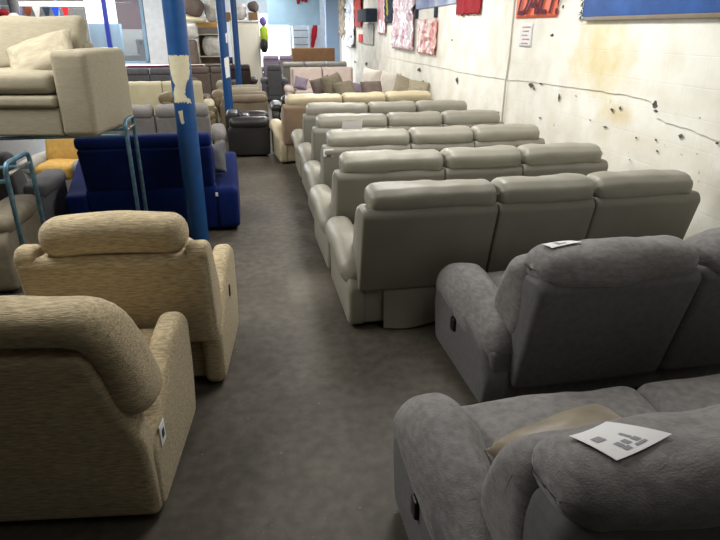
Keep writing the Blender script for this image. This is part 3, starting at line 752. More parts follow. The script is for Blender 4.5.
# blue velvet sofa, back towards the aisle
def blue_sofa():
    t = empty('velvet_sofa', (-1.07, 5.93, 0), math.radians(1)); tag(t, 'royal blue velvet sofa standing behind the blue post, back to the camera', 'sofa')
    m = M['blue_velvet']; h = 0.83
    V, Fc = rbox((0, 0.42, 0.22), (1.62, 0.78, 0.40), 0.04); meshobj('base', V, Fc, m, t)
    prof = roundpoly([(0.0, 0.03), (-0.02, 0.45), (0.0, 0.50), (0.14, 0.50), (0.16, 0.03)], 0.03)
    V, Fc = prism(prof, -0.62, 0.62, 0.03, wr=0.004); meshobj('lower_back', V, Fc, m, t)
    prof = roundpoly([(-0.01, 0.47), (-0.13, 0.90), (0.06, 0.93), (0.17, 0.47)], 0.03)
    V, Fc = prism(prof, -0.61, 0.61, 0.04, wr=0.004); meshobj('back_panel', V, Fc, m, t)
    V, Fc = prism(ell(-0.03, 0.955, 0.10, 0.065, n=24, p=3), -0.62, 0.62, 0.04, wr=0.004); meshobj('top_roll', V, Fc, m, t)
    for s in (-1, 1):
        prof = roundpoly([(-0.03, 0.03), (0.84, 0.03), (0.88, 0.50), (0.82, 0.66), (0.70, 0.68), (0.40, 0.56), (0.12, 0.46), (-0.02, 0.44)], 0.06, 5)
        x0, x1 = (-h, -h+0.23) if s < 0 else (h-0.23, h)
        V, Fc = prism(prof, x0, x1, 0.05, k=5, wr=0.006); meshobj('arm', V, Fc, m, t)
    for i in (0, 1):
        V, Fc = rbox((-0.305+0.61*i, 0.52, 0.44), (0.60, 0.66, 0.16), 0.06, puff=0.02); meshobj('seat_cushion', V, Fc, m, t)
        V, Fc = rbox((-0.305+0.61*i, 0.20, 0.70), (0.59, 0.18, 0.40), 0.08, puff=0.02); meshobj('back_cushion', V, Fc, m, t)
    V, Fc = rbox((0.62, -0.035, 0.40), (0.025, 0.004, 0.04), 0.001); meshobj('care_tag', V, Fc, M['paper'], t)
    return t
blue_sofa()
cushion('grey_cushion', 'small dark grey cushion on the right end of the blue velvet sofa', M['slate'], (-0.50, 6.30, 0.68), (62, -10, -20), 0.34, 0.34, 0.13, 4)
cushion('white_cushion', 'crumpled white pillow just showing behind the winged beige armchair', M['white_fab'], (-1.02, 5.60, 0.15), (68, 8, 4), 0.30, 0.31, 0.12, 6)

# boxy sofa lifted on tubular stands
def lifted_sofa():
    t = empty('fabric_sofa', (-2.0, 5.60, 1.2), math.radians(170)); tag(t, 'greige fabric sofa raised on blue tubular stands, cushion on its seat', 'sofa')
    m = M['beige2']; W = 1.95; h = W/2; aw = 0.26; D = 0.78
    V, Fc = rbox((0, D/2+0.03, 0.11), (W-2*aw+0.02, D-0.06, 0.21), 0.02); meshobj('base', V, Fc, m, t)
    V, Fc = rbox((0, D/2+0.06, 0.255), (W-2*aw+0.01, D-0.06, 0.085), 0.03); meshobj('seat_border', V, Fc, m, t)
    V, Fc = rbox((0, 0.09, 0.32), (W-2*aw+0.03, 0.17, 0.64), 0.03); meshobj('back_frame', V, Fc, m, t)
    for s in (-1, 1):
        V, Fc = rbox((s*(h-aw/2), D/2, 0.30), (aw, D, 0.60), 0.045, puff=0.008, wr=0.004, k=5); meshobj('arm', V, Fc, m, t)
    for i in range(2):
        w_ = (W-2*aw)/2; cx = -w_/2+w_*i
        V, Fc = rbox((cx, D/2+0.08, 0.385), (w_-0.008, D-0.12, 0.15), 0.05, puff=0.012, wr=0.005, seed=i); meshobj('seat_cushion', V, Fc, m, t)
        prof = roundpoly([(0.10, 0.42), (0.0, 0.80), (0.06, 0.84), (0.17, 0.83), (0.32, 0.46)], 0.05)
        V, Fc = prism(prof, cx-w_/2+0.005, cx+w_/2-0.005, 0.06, k=5, wr=0.012, wf=5, seed=i+3); meshobj('back_cushion', V, Fc, m, t)
    return t
lifted_sofa()
cushion('striped_cushion', 'pale striped scatter cushion leaning on the raised greige sofa', M['cushion_stripe'], (-1.57, 5.04, 1.74), (36, -18, 6), 0.52, 0.44, 0.18, 3)

def stand(label, x, y0, y1, z, span, rail=True, castors=True):
    t = empty('tubular_stand', (x, y0, 0)); tag(t, label, 'trolley', 'blue tubular furniture stands')
    dy = y1-y0
    for k in (0, 1):
        xx = -span*k
        V, Fc = tube(arc([(xx, 0, 0.10), (xx, 0, z), (xx, dy, z), (xx, dy, 0.10)], 0.07), 0.016, 10)
        meshobj('hoop', V, Fc, M['tube'], t)
    for yy, zz in ((0.0, z-0.105), (dy, z-0.105)):
        V, Fc = tube([(0, yy, zz), (-span, yy, zz)], 0.014, 8); meshobj('cross_bar', V, Fc, M['tube'], t)
    V, Fc = tube([(0, 0, z-0.07), (0, dy, z-0.07)], 0.012, 8); meshobj('side_bar', V, Fc, M['tube_bare'], t)
    for xx in (0, -span):
        for yy in (0, dy):
            V, Fc = rbox((xx, yy, 0.055), (0.035, 0.11, 0.11), 0.017, res=0.1); meshobj('castor', V, Fc, M['castor'], t)
    return t
stand('blue tubular stand carrying the raised sofa, hoop beside its right arm', -1.0, 4.82, 5.14, 1.29, 1.95)
stand('worn blue tubular stand in front of the raised sofa, behind the winged armchair', -1.575, 3.95, 4.38, 1.16, 1.3)

plain_sofa('armchair', 'dull grey-beige armchair stored below the raised greige sofa', 'armchair', (-2.42, 4.60, 0), 0, 0.96, 1, 'olivegrey', D=0.80, hb=0.9, ah=0.62, aw=0.25)
plain_sofa('armchair', 'grey armchair with mustard cushions, beyond the left end of the blue velvet sofa', 'armchair', (-2.26, 7.80, 0), 175, 0.72, 1, 'ltgrey', D=0.8, hb=0.84, aw=0.14, ah=0.56, roll=False, ms='yellow')
plain_sofa('armchair', 'dark slate armchair in the shade under the raised greige sofa', 'armchair', (-2.46, 5.72, 0), 0, 0.86, 1, 'slate', D=0.8, hb=0.92, aw=0.2, ah=0.60)

# middle of the hall, left of the aisle
plain_sofa('recliner_sofa', 'grey recliner sofa with torn cream wrap, just beyond the blue velvet sofa', 'sofa', (-1.36, 8.50, 0), 2, 1.75, 2, 'midgrey', hb=1.0)
plain_sofa('vinyl_sofa', 'cream square-backed sofa in the left block, seen past the first post', 'sofa', (-1.72, 12.0, 0), 2, 1.75, 2, 'cream', roll=False, hb=1.0)
plain_sofa('recliner_sofa', 'slate grey recliner sofa carrying a white paper', 'sofa', (-2.65, 16.6, 0), 2, 1.5, 2, 'slate', hb=1.0, group='slate and brown recliners before the white counter')
plain_sofa('recliner_sofa', 'dull taupe recliner sofa between the first and second post, before the counter', 'sofa', (-1.15, 16.9, 0), 0, 1.3, 2, 'taupe', hb=1.0, group='slate and brown recliners before the white counter')
plain_sofa('armchair', 'brown leather armchair between the first and second post', 'armchair', (-1.42, 13.1, 0), 0, 0.84, 1, 'brown_leather', hb=1.0)
plain_sofa('armchair', 'olive brown leather armchair just left of the second post', 'armchair', (-1.52, 11.2, 0), -90, 0.9, 1, 'olive', hb=0.9, D=0.8)
plain_sofa('armchair', 'black leather armchair facing the aisle beside the second post', 'armchair', (-0.48, 10.16, 0), -90, 0.94, 1, 'black_leather', roll=False, hb=0.66, lean_=0.03, D=0.68, ah=0.62, aw=0.26)
plain_sofa('armchair', 'mushroom leather armchair facing the aisle behind the black one', 'armchair', (-0.75, 13.2, 0), -90, 0.95, 1, 'mushroom', hb=0.74, D=1.0, ah=0.66, aw=0.26)
plain_sofa('armchair', 'pale mushroom armchair facing the aisle, behind the darker mushroom one', 'armchair', (-0.75, 14.85, 0), -90, 0.9, 1, 'beige2', hb=0.8, D=0.9, ah=0.66, aw=0.24)
plain_sofa('leather_sofa', 'dark brown leather sofa at the end of the aisle near the third post', 'sofa', (-0.74, 17.9, 0), 0, 1.6, 2, 'dark_brown', hb=1.0)
# far end of the aisle and right side
plain_sofa('armchair', 'dark grey recliner armchair at the far end of the aisle', 'armchair', (0.57, 17.7, 0), 0, 0.72, 1, 'slate', hb=1.0)
plain_sofa('leather_sofa', 'light grey leather sofa carrying the long cardboard box', 'sofa', (1.86, 19.0, 0), 1, 2.3, 3, 'ltgrey', hb=1.0)
plain_sofa('fabric_sofa', 'pale pink sofa facing the cushions, before the light grey leather one', 'sofa', (1.75, 16.2, 0), 180, 1.95, 2, 'pink', hb=0.98, roll=False, lean_=0.0, ah=0.58)
plain_sofa('fabric_sofa', 'off-white sofa along the right wall with loose cushions', 'sofa', (3.2, 12.6, 0), 90, 3.3, 3, 'white_fab', hb=0.92, D=0.95, roll=False, lean_=0.0, mp='brown_leather', ms='white_fab')
plain_sofa('armchair', 'dark armchair with a white sheet, behind the cream sofa end', 'armchair', (0.62, 11.6, 0), 0, 0.62, 1, 'black_leather', hb=0.76, D=0.8, ah=0.6)
plain_sofa('fabric_sofa', 'violet blue sofa before the bright doorway', 'sofa', (0.95, 23.2, 0), 0, 1.5, 2, 'lilac', hb=1.02)
plain_sofa('fabric_sofa', 'navy blue sofa left of the bright doorway', 'sofa', (-0.6, 22.8, 0), 0, 1.5, 2, 'navy', hb=0.98)

def cush(name, label, m, u, v, dist, w, t_, rot, seed):
    r = ray(u, v); k = dist/r[1]; loc = (k*r[0], dist, H+k*r[2])
    return cushion(name, label, M[m], loc, rot, w, w, t_, seed, 'scatter cushions piled beyond the cream sofa')
lumpy('footstool', 'pale upholstered footstool carrying the pile of loose cushions', 'footstool', 1.02, 2.15, 11.1, 12.5, 0.0, 0.52, 'pink', 0.07, 0.01, 2)
cush('scatter_cushion', 'dark taupe cushion standing at the left of the cushion pile', 'taupe', 322, 88, 12.0, 0.42, 0.3, (78, -14, 16), 1)
cush('scatter_cushion', 'olive grey cushion, tallest of the pile', 'olivegrey', 333, 86, 11.6, 0.44, 0.34, (70, -12, 34), 2)
cush('scatter_cushion', 'rounded olive grey cushion low in the middle of the pile', 'olivegrey', 345, 92, 11.3, 0.40, 0.34, (55, -6, 20), 3)
cush('scatter_cushion', 'small violet cushion in the middle of the pile', 'lilac', 356, 89, 11.7, 0.24, 0.14, (60, 12, 20), 4)
cush('scatter_cushion', 'lilac grey cushion right of the violet one', 'taupe', 372, 92, 11.3, 0.42, 0.28, (62, 0, 8), 5)
cush('scatter_cushion', 'white cushion standing against the right wall', 'white_fab', 371, 80, 13.6, 0.5, 0.28, (80, 6, -50), 6)
cush('scatter_cushion', 'pale pinkish cushion against the wall, right of the pure white one', 'white_fab', 390, 84, 12.4, 0.5, 0.28, (80, 5, -50), 7)
cush('scatter_cushion', 'pointed beige cushion near the wall', 'beige2', 404, 88, 11.6, 0.44, 0.24, (66, 22, 0), 8)
cush('scatter_cushion', 'pale beige cushion at the right end of the pile', 'cushion_stripe', 418, 91, 11.1, 0.40, 0.24, (58, 8, -15), 9)
cushion('scatter_cushion', 'small violet grey cushion on the seat of the pink sofa', M['lilac'], (1.15, 15.45, 0.66), (60, 15, 0), 0.34, 0.34, 0.14, 10, 'scatter cushions piled beyond the cream sofa')

# ------------------------------------------------------------------ posts
def post(label, x, y, r=0.105, labels=()):
    t = empty('steel_post', (x, y, 0)); tag(t, label, 'post', 'blue painted steel posts')
    V, Fc = prism([(r*math.cos(a), r*math.sin(a)) for a in [2*PI*i/32 for i in range(32)]], 0.0, ZC, 0.004, axis='z', nseg=2); meshobj('shaft', V, Fc, M['blue_paint'], t)
    for (nm, mm, poly) in labels:              # poly in (angle deg, z); angle 270 faces the camera
        P = [Vector((a, z*100, 0)) for a, z in poly]; mb = MB()
        a0, a1 = min(p[0] for p in P), max(p[0] for p in P); z0, z1 = min(p[1] for p in P), max(p[1] for p in P)
        def inside(a, z):
            c = False
            for i in range(len(P)):
                p, q = P[i], P[i-1]
                if (p[1] > z) != (q[1] > z) and a < (q[0]-p[0])*(z-p[1])/(q[1]-p[1])+p[0]: c = not c
            return c
        da, dz = 3.0, 0.8; i = a0; rr = r+0.0015
        while i < a1:
            j = z0
            while j < z1:
                ca, cz = i+da/2, j+dz/2
                if inside(ca+4*noise.noise(Vector((ca*.1, cz*.2, 1))), cz+1.5*noise.noise(Vector((ca*.1, cz*.3, 5)))):
                    mb.add([(rr*math.cos(math.radians(a)), rr*math.sin(math.radians(a)), z/100) for a, z in ((i, j), (i+da, j), (i+da, j+dz), (i, j+dz))], [(0, 1, 2, 3)])
                j += dz
            i += da
        if mb.V: meshobj('sticker' if nm is None else nm, mb.V, mb.F, M[mm], t)
    return t
M['label'] = mat('aged_cream_label', rgb(206, 200, 172), 0.75, 0.2, 20, 0.06)
post('blue steel post nearest the camera, with torn cream labels', -0.64, 5.67, 0.094, [
    ('torn_label', 'label', [(205, 1.73), (335, 1.73), (330, 1.60), (318, 1.53), (300, 1.51), (292, 1.46), (285, 1.40), (318, 1.34), (318, 1.325), (270, 1.34), (215, 1.33), (215, 1.42), (240, 1.48), (212, 1.56)]),
    ('label_remnant', 'label', [(236, 1.26), (262, 1.27), (266, 1.155), (248, 1.15)])])
post('second blue steel post along the aisle, with white stickers', -0.495, 11.35, 0.08, [
    ('sticker', 'paper', [(262, 1.46), (328, 1.48), (326, 1.14), (268, 1.12)]), ('label_remnant', 'paper', [(300, 1.86), (345, 1.88), (330, 1.70), (305, 1.72)])])
post('farthest blue steel post, slim, at the end of the aisle', -0.41, 16.7, 0.08)

# ------------------------------------------------------------------ things at the far end
def at(u, v, y=None, z=None, x=None):
    r = ray(u, v); k = y/r[1] if y is not None else (z-H)/r[2] if z is not None else x/r[0]
    return (k*r[0], k*r[1], H+k*r[2])
# long low counter with maroon edge, under the window side
t = empty('counter', (-2.45, 18.98, 0)); tag(t, 'long white counter with a maroon edge before the cabinets', 'counter')
hard_box('counter_body', None, None, -1.75, 1.75, 0, 0.45, 0, 0.90, 'white_paint', t)
hard_box('counter_top', None, None, -1.8, 1.8, -0.05, 0.5, 0.90, 0.93, 'white_gloss', t)
hard_box('edge_strip', None, None, -1.8, 1.8, -0.07, -0.05, 0.885, 0.935, 'maroon', t, r=0.004)
# tall white cabinet and open shelf cabinet
t = empty('tall_cabinet', (-0.20, 20.2, 0)); tag(t, 'tall cream white cabinet beyond the posts, left of the doorway', 'cabinet')
hard_box('cabinet_body', None, None, -0.44, 0.46, 0, 0.6, 0, 2.12, 'white_gloss', t)
hard_box('cabinet_door', None, None, -0.43, 0.40, -0.03, 0, 0.1, 2.02, 'white_gloss', t)
hard_box('cabinet_top', None, None, -0.46, 0.48, -0.04, 0.62, 2.12, 2.16, 'white_gloss', t)
t = empty('shelf_cabinet', (-1.22, 20.2, 0)); tag(t, 'open pale wooden shelf cabinet left of the tall cream cabinet', 'cabinet')
for x in (-0.46, 0.43): hard_box('side_panel', None, None, x, x+0.03, 0, 0.55, 0, 2.12, 'white_gloss', t)
for z in (0.1, 1.10, 1.75): hard_box('shelf', None, None, -0.43, 0.43, 0, 0.55, z, z+0.03, 'white_gloss', t)
hard_box('wood_fascia', None, None, -0.46, 0.46, -0.02, 0.0, 1.96, 2.12, 'wood', t)
hard_box('grey_fascia', None, None, -0.46, 0.46, -0.02, 0.0, 1.79, 1.96, 'midgrey', t)
hard_box('back_board', None, None, -0.46, 0.46, 0.55, 0.57, 0, 2.12, 'mushroom', t)
lumpy('wrapped_parcel', 'bundle in crinkled clear plastic inside the open shelf cabinet', 'parcel', -1.50, -0.86, 20.24, 20.66, 1.13, 1.70, 'wrap', 0.12, 0.05, 3)
lumpy('wrapped_parcel', 'white wrapped parcel on top of the upended grey sofa, behind the nearest post', 'parcel', -2.20, -1.62, 19.6, 20.1, 1.68, 2.04, 'wrap', 0.08, 0.04, 8)
lumpy('upended_sofa', 'grey-brown sofa standing on end left of the open shelf cabinet', 'sofa', -2.15, -1.68, 19.55, 20.15, 0.0, 1.60, 'taupe', 0.08, 0.01, 5)
stack = 'furniture stored on top of the cabinets'
lumpy('wedge_cushion', 'large taupe wedge cushion on top of the cabinets', 'cushion', -2.05, -1.42, 19.9, 20.5, 2.33, 2.8, 'taupe', 0.14, 0.04, 1, (0, 24, 0), stack)
lumpy('seat_pad', 'long cream seat pad under the taupe wedge cushion', 'cushion', -2.2, -1.38, 19.9, 20.5, 2.13, 2.26, 'cream', 0.07, 0.02, 2, (0, 5, 0), stack)
lumpy('wrapped_sofa', 'plastic wrapped pale sofa on top of the open shelf cabinet', 'sofa', -1.35, -0.86, 20.2, 20.75, 2.13, 2.85, 'wrap', 0.14, 0.05, 4, (0, 4, 0), stack)
hard_box('cardboard_box', 'small cardboard box between the two far posts, on top of the cabinets', 'box', -0.82, -0.55, 20.22, 20.6, 2.13, 2.40, 'cardboard', group=stack)
lumpy('wrapped_chair', 'rounded off-white wrapped chair on top of the tall cream cabinet', 'chair', -0.49, -0.14, 20.25, 20.7, 2.22, 2.62, 'wrap', 0.18, 0.05, 6, (0, 25, 0), stack)
hard_box('cardboard_box', 'brown cardboard box at the right end of the tall cream cabinet top', 'box', -0.06, 0.24, 20.22, 20.6, 2.17, 2.40, 'cardboard', group=stack)
lumpy('brown_bundle', 'dark taupe bundle lying above the brown box on the tall cabinet', 'bundle', -0.04, 0.25, 20.28, 20.58, 2.44, 2.70, 'taupe', 0.1, 0.05, 9, group=stack)
lumpy('violet_bundle', 'small violet cloth bundle hanging off the cabinet corner', 'bundle', 0.32, 0.48, 20.2, 20.4, 2.02, 2.26, 'violet', 0.08, 0.04, 7)
lumpy('lime_jacket', 'lime green jacket hanging on the side of the tall cream cabinet', 'jacket', 0.285, 0.50, 20.15, 20.4, 1.42, 1.97, 'limegreen', 0.07, 0.03, 3)
lumpy('black_bag', 'black bag hanging low beside the lime green jacket', 'bag', 0.28, 0.46, 19.90, 20.10, 1.25, 1.60, 'black', 0.04, 0.02, 2)
# cardboard box on the light grey sofa
t = hard_box('cardboard_box', 'long brown cardboard box lying across the light grey sofa back', 'box', 1.20, 2.50, 19.1, 19.45, 1.0, 1.38, 'cardboard')
# hangers and rack by the doorway
t = empty('wire_rack', (1.62, 25.2, 0)); tag(t, 'white shelf rack right of the bright doorway', 'rack')
for x in (0, 0.62): hard_box('upright', None, None, x, x+0.04, 0, 0.3, 0, 2.0, 'white_paint', t)
for k in range(6): hard_box('shelf', None, None, 0.04, 0.62, 0, 0.3, 0.5+0.27*k, 0.53+0.27*k, 'midgrey', t)
lumpy('red_scarf', 'red cloth hanging diagonally beside the white shelf rack', 'cloth', 2.44, 2.58, 25.66, 25.77, 1.2, 2.1, 'red', 0.04, 0.03, 2, (0, 10, 0))
for k, (x, h) in enumerate([(1.72, 0.22), (1.88, 0.14), (2.0, 0.16)]):
    lumpy('pennant', ['dark red rag hanging from the blue board, leftmost', 'dark red rag hanging from the blue board, middle', 'dark red rag hanging from the blue board, rightmost'][k], 'rag', x, x+0.08, 23.54, 23.58, 3.0-h, 3.0, 'darkred', 0.02, 0.02, k, group='red rags on the blue board')

# shop window side
t_ = plain_sofa('armchair', 'dark slate armchair on a crate beyond the shop window', 'armchair', (-4.15, 26.9, 0.95), 180, 0.75, 1, 'slate', hb=0.98)
hard_box('crate', 'wide blue-grey crate under the slate armchair beyond the window', 'crate', -5.0, -3.3, 25.8, 27.1, 0, 0.95, 'slate')
hard_box('storage_rack', 'pale blue storage rack beyond the window, left of the slate armchair', 'rack', -6.3, -5.15, 26.4, 26.9, 0, 2.1, 'ltblue')
plain_sofa('fabric_sofa', 'white two-seat sofa beyond the shop window, low on the left', 'sofa', (-5.9, 25.9, 0.0), 180, 1.7, 2, 'white_fab', hb=1.25, D=1.0) 
lumpy('rolled_carpet', 'rust brown rolled carpet standing beside the white pillar', 'carpet', -2.74, -2.5, 23.6, 23.84, 0.0, 1.7, 'redbrown', 0.08, 0.05, 2)
# strip light and bunting over the left side
t = empty('strip_light', (-6.2, 21.6, 2.60)); tag(t, 'long lit fluorescent strip light at the top left', 'light')
hard_box('light_body', None, None, -1.1, 1.1, -0.05, 0.05, 0.07, 0.13, 'white_paint', t)
V, Fc = tube([(-1.06, 0, 0.035), (1.06, 0, 0.035)], 0.035, 12); meshobj('light_tube', V, Fc, M['tube_glow'], t)
for x in (-0.8, 0.8):
    V, Fc = tube([(x, 0, 0.12), (x, 0, ZC-2.60)], 0.008, 6); meshobj('drop_rod', V, Fc, M['tube_bare'], t)
V, Fc = tube([(-7.9, 21.9, 2.60), (-6.5, 21.9, 2.58), (-5.2, 21.9, 2.60)], 0.006, 6)
tag(meshobj('bunting_string', V, Fc, M['white_paint']), 'thin string carrying coloured pennants at the top left', 'string')
for k, (x, ww, cc, lb) in enumerate([(-7.25, .24, 'violet', 'lilac pennant, leftmost on the bunting string'), (-6.98, .26, 'redbrown', 'brown pennant beside the lilac one on the bunting string'), (-6.72, .24, 'white_fab', 'white pennant in the middle of the bunting string'),
                                    (-6.42, .24, 'navy', 'dark navy pennant on the bunting string'), (-6.15, .24, 'royal', 'bright blue pennant on the bunting string'), (-5.85, .22, 'red', 'pinkish red pennant at the right end of the bunting string')]):
    pol = [(-ww/2, 0), (ww/2, 0), (ww*0.12, -0.36), (-ww*0.12, -0.36)]
    V, Fc = prism(roundpoly(pol, 0.01, 2), -0.006, 0.006, 0.002, axis='y', nseg=2, k=2)
    o = meshobj('pennant', V, Fc, M[cc], smooth=False); o.location = (x, 21.9, 2.575); tag(o, lb, 'pennant', 'bunting pennants')
lumpy('hanging_garment', 'blue garment hanging at the very top left', 'clothes', -7.62, -7.5, 20.3, 20.5, 2.22, 2.9, 'royal', 0.05, 0.03, 1, group='garments hanging at the far left')
lumpy('hanging_garment', 'red garment hanging at the very top left', 'clothes', -7.35, -7.05, 20.3, 20.5, 2.25, 2.45, 'darkred', 0.08, 0.04, 4, group='garments hanging at the far left')
lumpy('hanging_garment', 'dark grey garment hanging right of the red one', 'clothes', -6.98, -6.75, 20.3, 20.5, 2.3, 2.9, 'slate', 0.06, 0.04, 5, group='garments hanging at the far left')
lumpy('hanging_garment', 'small white rag below the grey garment', 'clothes', -6.98, -6.72, 20.1, 20.25, 2.17, 2.32, 'white_fab', 0.06, 0.03, 6, group='garments hanging at the far left')

# ------------------------------------------------------------------ things hung on the right wall
def wallsheet(name, label, cat, y0, y1, z0, z1, m, wr=0.02, th=0.012, off=0.03, seed=0.0, group=None, skew=0.0, ny=24, nz=24, parent=None, ragged=0.0, wf=5):
    """crumpled sheet or bag hanging against the right wall; y0 is the far edge"""
    V = []; Fc = []
    for s in (0, 1):
        for i in range(ny+1):
            for j in range(nz+1):
                y = y0+(y1-y0)*i/ny; z = z0+(z1-z0)*j/nz+skew*(i/ny)
                if j == 0: z += ragged*noise.noise(Vector((y*9, seed, 0)))
                q = wr*(noise.noise(Vector((seed, y*wf, z*wf*0.5)))+0.6*noise.noise(Vector((seed, y*wf*2.7, z*wf*1.8))))
                V.append((WX-off-abs(q)*1.2-th*s, y, z))
        o0 = s*(ny+1)*(nz+1)
        for i in range(ny):
            for j in range(nz):
                q = (o0+i*(nz+1)+j, o0+(i+1)*(nz+1)+j, o0+(i+1)*(nz+1)+j+1, o0+i*(nz+1)+j+1); Fc.append(q if s else q[::-1])
    m_ = (ny+1)*(nz+1); rim = [i*(nz+1) for i in range(ny+1)]+[ny*(nz+1)+j for j in range(1, nz+1)]+[i*(nz+1)+nz for i in range(ny-1, -1, -1)]+[j for j in range(nz-1, 0, -1)]
    for a in range(len(rim)):
        b_ = (a+1) % len(rim); Fc.append((rim[a], rim[b_], m_+rim[b_], m_+rim[a]))
    o = meshobj(name, V, Fc, M[m] if isinstance(m, str) else m, parent)
    if cat: tag(o, label, cat, group)
    return o
def pack_mat(name, base, streak, scale=7, rough=0.25):
    return mat(name, base, rough, 0.6, scale, 0.0, 0.8, 14, (1, 1.5, 0.5), col2=streak, bump_dist=0.02)
pinkp = pack_mat('pink_foil_pack', rgb(228, 222, 228), rgb(190, 128, 140), 5)
redp = pack_mat('red_print_pack', rgb(232, 206, 192), rgb(206, 100, 92), 3)
wallsheet('orange_sign', 'fluorescent orange handwritten sign on the right wall by the conduit', 'sign', 7.42, 6.35, 2.06, 2.62, 'orange', 0.006, 0.004, 0.02, 2, ny=16, nz=12)
sg = bpy.data.objects['orange_sign']
fc = bpy.data.curves.new('lettering', 'FONT'); fc.body = 'DAILY!'; fc.size = 0.40; fc.shear = 0.35; fc.extrude = 0.001; fc.space_character = 0.86; fc.offset = 0.004
fc.materials.append(mat('dark_marker', rgb(96, 40, 60), 0.8))
tmp = bpy.data.objects.new('lettering_curve', fc); COL.objects.link(tmp); bpy.context.view_layer.update()
lm = bpy.data.meshes.new_from_object(tmp.evaluated_get(bpy.context.evaluated_depsgraph_get())); bpy.data.objects.remove(tmp)
fo = bpy.data.objects.new('lettering', lm); COL.objects.link(fo); fo.parent = sg
fo.matrix_local = Matrix(((0, 0, -1, WX-0.047), (-1, 0, 0, 7.36), (0, 1, 0, 2.10), (0, 0, 0, 1)))
n_ = wallsheet('paper_notice', 'small pale printed notice pinned below the orange sign', 'paper', 7.25, 6.92, 1.74, 2.00, 'paper', 0.004, 0.002, 0.016, 5, ny=6, nz=8)
for k in range(5):
    wallsheet('print', None, None, 7.20-0.02*(k % 2), 6.98+0.03*(k % 3), 1.955-0.045*k, 1.967-0.045*k, mat('red_print', rgb(206, 160, 150), 0.8) if k == 0 else bpy.data.materials['red_print'], 0.0, 0.001, 0.0215, 0, ny=1, nz=1, parent=n_)
# blue board with wooden batten and frayed dark end
t = empty('blue_board', (WX, 4.9, 2.0)); tag(t, 'large blue board with a wooden batten high on the right wall', 'board')
def child_box(name, x0, x1, y0, y1, z0, z1, m, par):
    V, Fc = rbox(((x0+x1)/2-par.location.x, (y0+y1)/2-par.location.y, (z0+z1)/2-par.location.z), (x1-x0, y1-y0, z1-z0), 0.004, res=10, k=2)
    return meshobj(name, V, Fc, M[m], par)
M['board_blue'] = mat('board_blue', rgb(48, 88, 156), 0.6, 0.3, 5, 0.2, 0.3, 30)
child_box('board_panel', WX-0.04, WX-0.014, 3.2, 5.80, 2.05, 2.75, 'board_blue', t)
child_box('batten', WX-0.055, WX-0.014, 3.2, 5.74, 2.015, 2.05, 'mushroom', t)
mb = MB(); random.seed(5)
for k in range(60):
    z = 2.03+0.70*k/60; l_ = random.uniform(0.02, 0.13)
    mb.add([(WX-0.045-3.25, 5.80-4.9, z-2.0), (WX-0.045-3.25, 5.80-4.9, z+0.016-2.0), (WX-0.02-3.25, 5.80+l_-4.9, z-0.02*random.random()-2.0)], [(0, 1, 2)])
mb.build('frayed_edge', M['navy'], t, False)
wallsheet('dark_red_cloth', 'dark red cloth with ragged hem hanging on the right wall', 'cloth', 9.70, 8.62, 2.14, 2.7, 'darkred', 0.02, 0.01, 0.03, 4, ragged=0.04)
t = wallsheet('blue_banner', 'blue and white banner strip between plastic packs and dark red cloth', 'banner', 12.3, 9.75, 2.28, 2.6, mat('blue_white_banner', rgb(54, 90, 160), 0.6, 0.3, 1.6, 0, col2=rgb(190, 200, 220)), 0.01, 0.01, 0.02, 3, skew=0.03)
for y in (12.25, 10.95): wallsheet('banner_tab', None, None, y, y-0.18, 2.12, 2.29, 'navy', 0.004, 0.008, 0.024, 1, ny=4, nz=4, parent=t)
wallsheet('plastic_pack', 'large clear plastic pack with pink print hanging on the right wall', 'pack', 14.1, 12.25, 1.52, 2.75, pinkp, 0.08, 0.012, 0.03, 7, group='printed plastic packs on the wall')
wallsheet('plastic_pack', 'clear plastic pack with red top corner, below the blue banner', 'pack', 11.95, 10.7, 1.50, 2.10, redp, 0.05, 0.012, 0.03, 9, group='printed plastic packs on the wall')
wallsheet('pink_pack', 'narrow pink and white pack left of the dark hanging cloth', 'pack', 15.9, 14.95, 1.82, 2.9, pack_mat('pink_white_pack', rgb(236, 214, 218), rgb(214, 104, 120), 4), 0.05, 0.012, 0.03, 3, group='printed plastic packs on the wall')
wallsheet('dark_cloth', 'dark navy cloth with yellow stripe hanging on the right wall', 'cloth', 14.95, 14.15, 2.06, 2.9, 'navy', 0.05, 0.012, 0.05, 5)
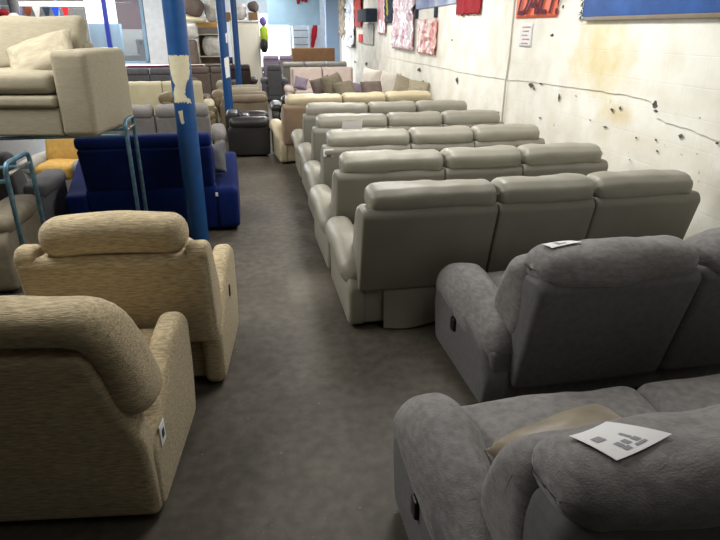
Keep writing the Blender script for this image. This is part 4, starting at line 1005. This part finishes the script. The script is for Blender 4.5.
wallsheet('stripe_band', None, None, 14.68, 14.58, 2.10, 2.9, mat('yellow_stripe', rgb(176, 164, 70), 0.8), 0.05, 0.004, 0.068, 5, parent=bpy.data.objects['dark_cloth'], ny=3)
child = hard_box('dark_crate', 'small dark blue box fixed high on the far right wall', 'box', 2.95, 3.23, 16.2, 17.6, 2.10, 2.42, 'navy', r=0.02)
wallsheet('grey_poster', 'faded grey poster below the small dark blue box', 'poster', 18.2, 16.6, 1.52, 2.06, mat('faded_poster', rgb(196, 194, 186), 0.7, 0.2, 5, 0, col2=rgb(150, 146, 136)), 0.01, 0.006, 0.02, 2)
wallsheet('silver_sheet', 'long silver plastic sheet hanging on the far right wall', 'sheet', 21.2, 19.6, 1.36, 3.1, pack_mat('silver_film', rgb(240, 242, 250), rgb(170, 172, 184), 4), 0.10, 0.012, 0.05, 2)
wallsheet('brick_red_cloth', 'brick red cloth with a yellow top beside the silver plastic sheet', 'cloth', 19.4, 18.3, 1.98, 2.9, mat('brick_red_cloth', rgb(170, 62, 54), 0.8), 0.05, 0.012, 0.05, 8)
wallsheet('brown_cloth', 'tattered brown cloth hanging near the far right corner', 'cloth', 23.0, 21.6, 1.75, 3.2, mat('tattered_brown', rgb(134, 110, 84), 0.9, 0.1, 5, 0, col2=rgb(206, 198, 184)), 0.08, 0.012, 0.04, 6, ragged=0.4)
wallsheet('orange_flag', 'small orange red flag on the far right wall', 'flag', 18.9, 18.2, 1.55, 1.78, 'red', 0.02, 0.008, 0.03, 6, ny=8, nz=8)

S3 = [o for o in bpy.data.objects if o.get('label') == labels[2]][0]
T3 = top_of(S3)
sheet('folded_paper', 'folded grey paper lying on the headrest of the third sage leather sofa', [(0.80, 5.86), (0.82, 5.76), (1.02, 5.76), (1.0, 5.86)], T3)
t = hard_box('price_tag', 'small white price tag on the rear left corner of the third sage leather sofa', 'tag', 0.60, 0.70, 5.545, 5.551, 0.815, 0.885, 'paper', r=0.0025)
hard_box('print', None, None, -0.02, 0.025, -0.0045, -0.0032, 0.0, 0.014, 'ink_dark', t, r=0.0005)
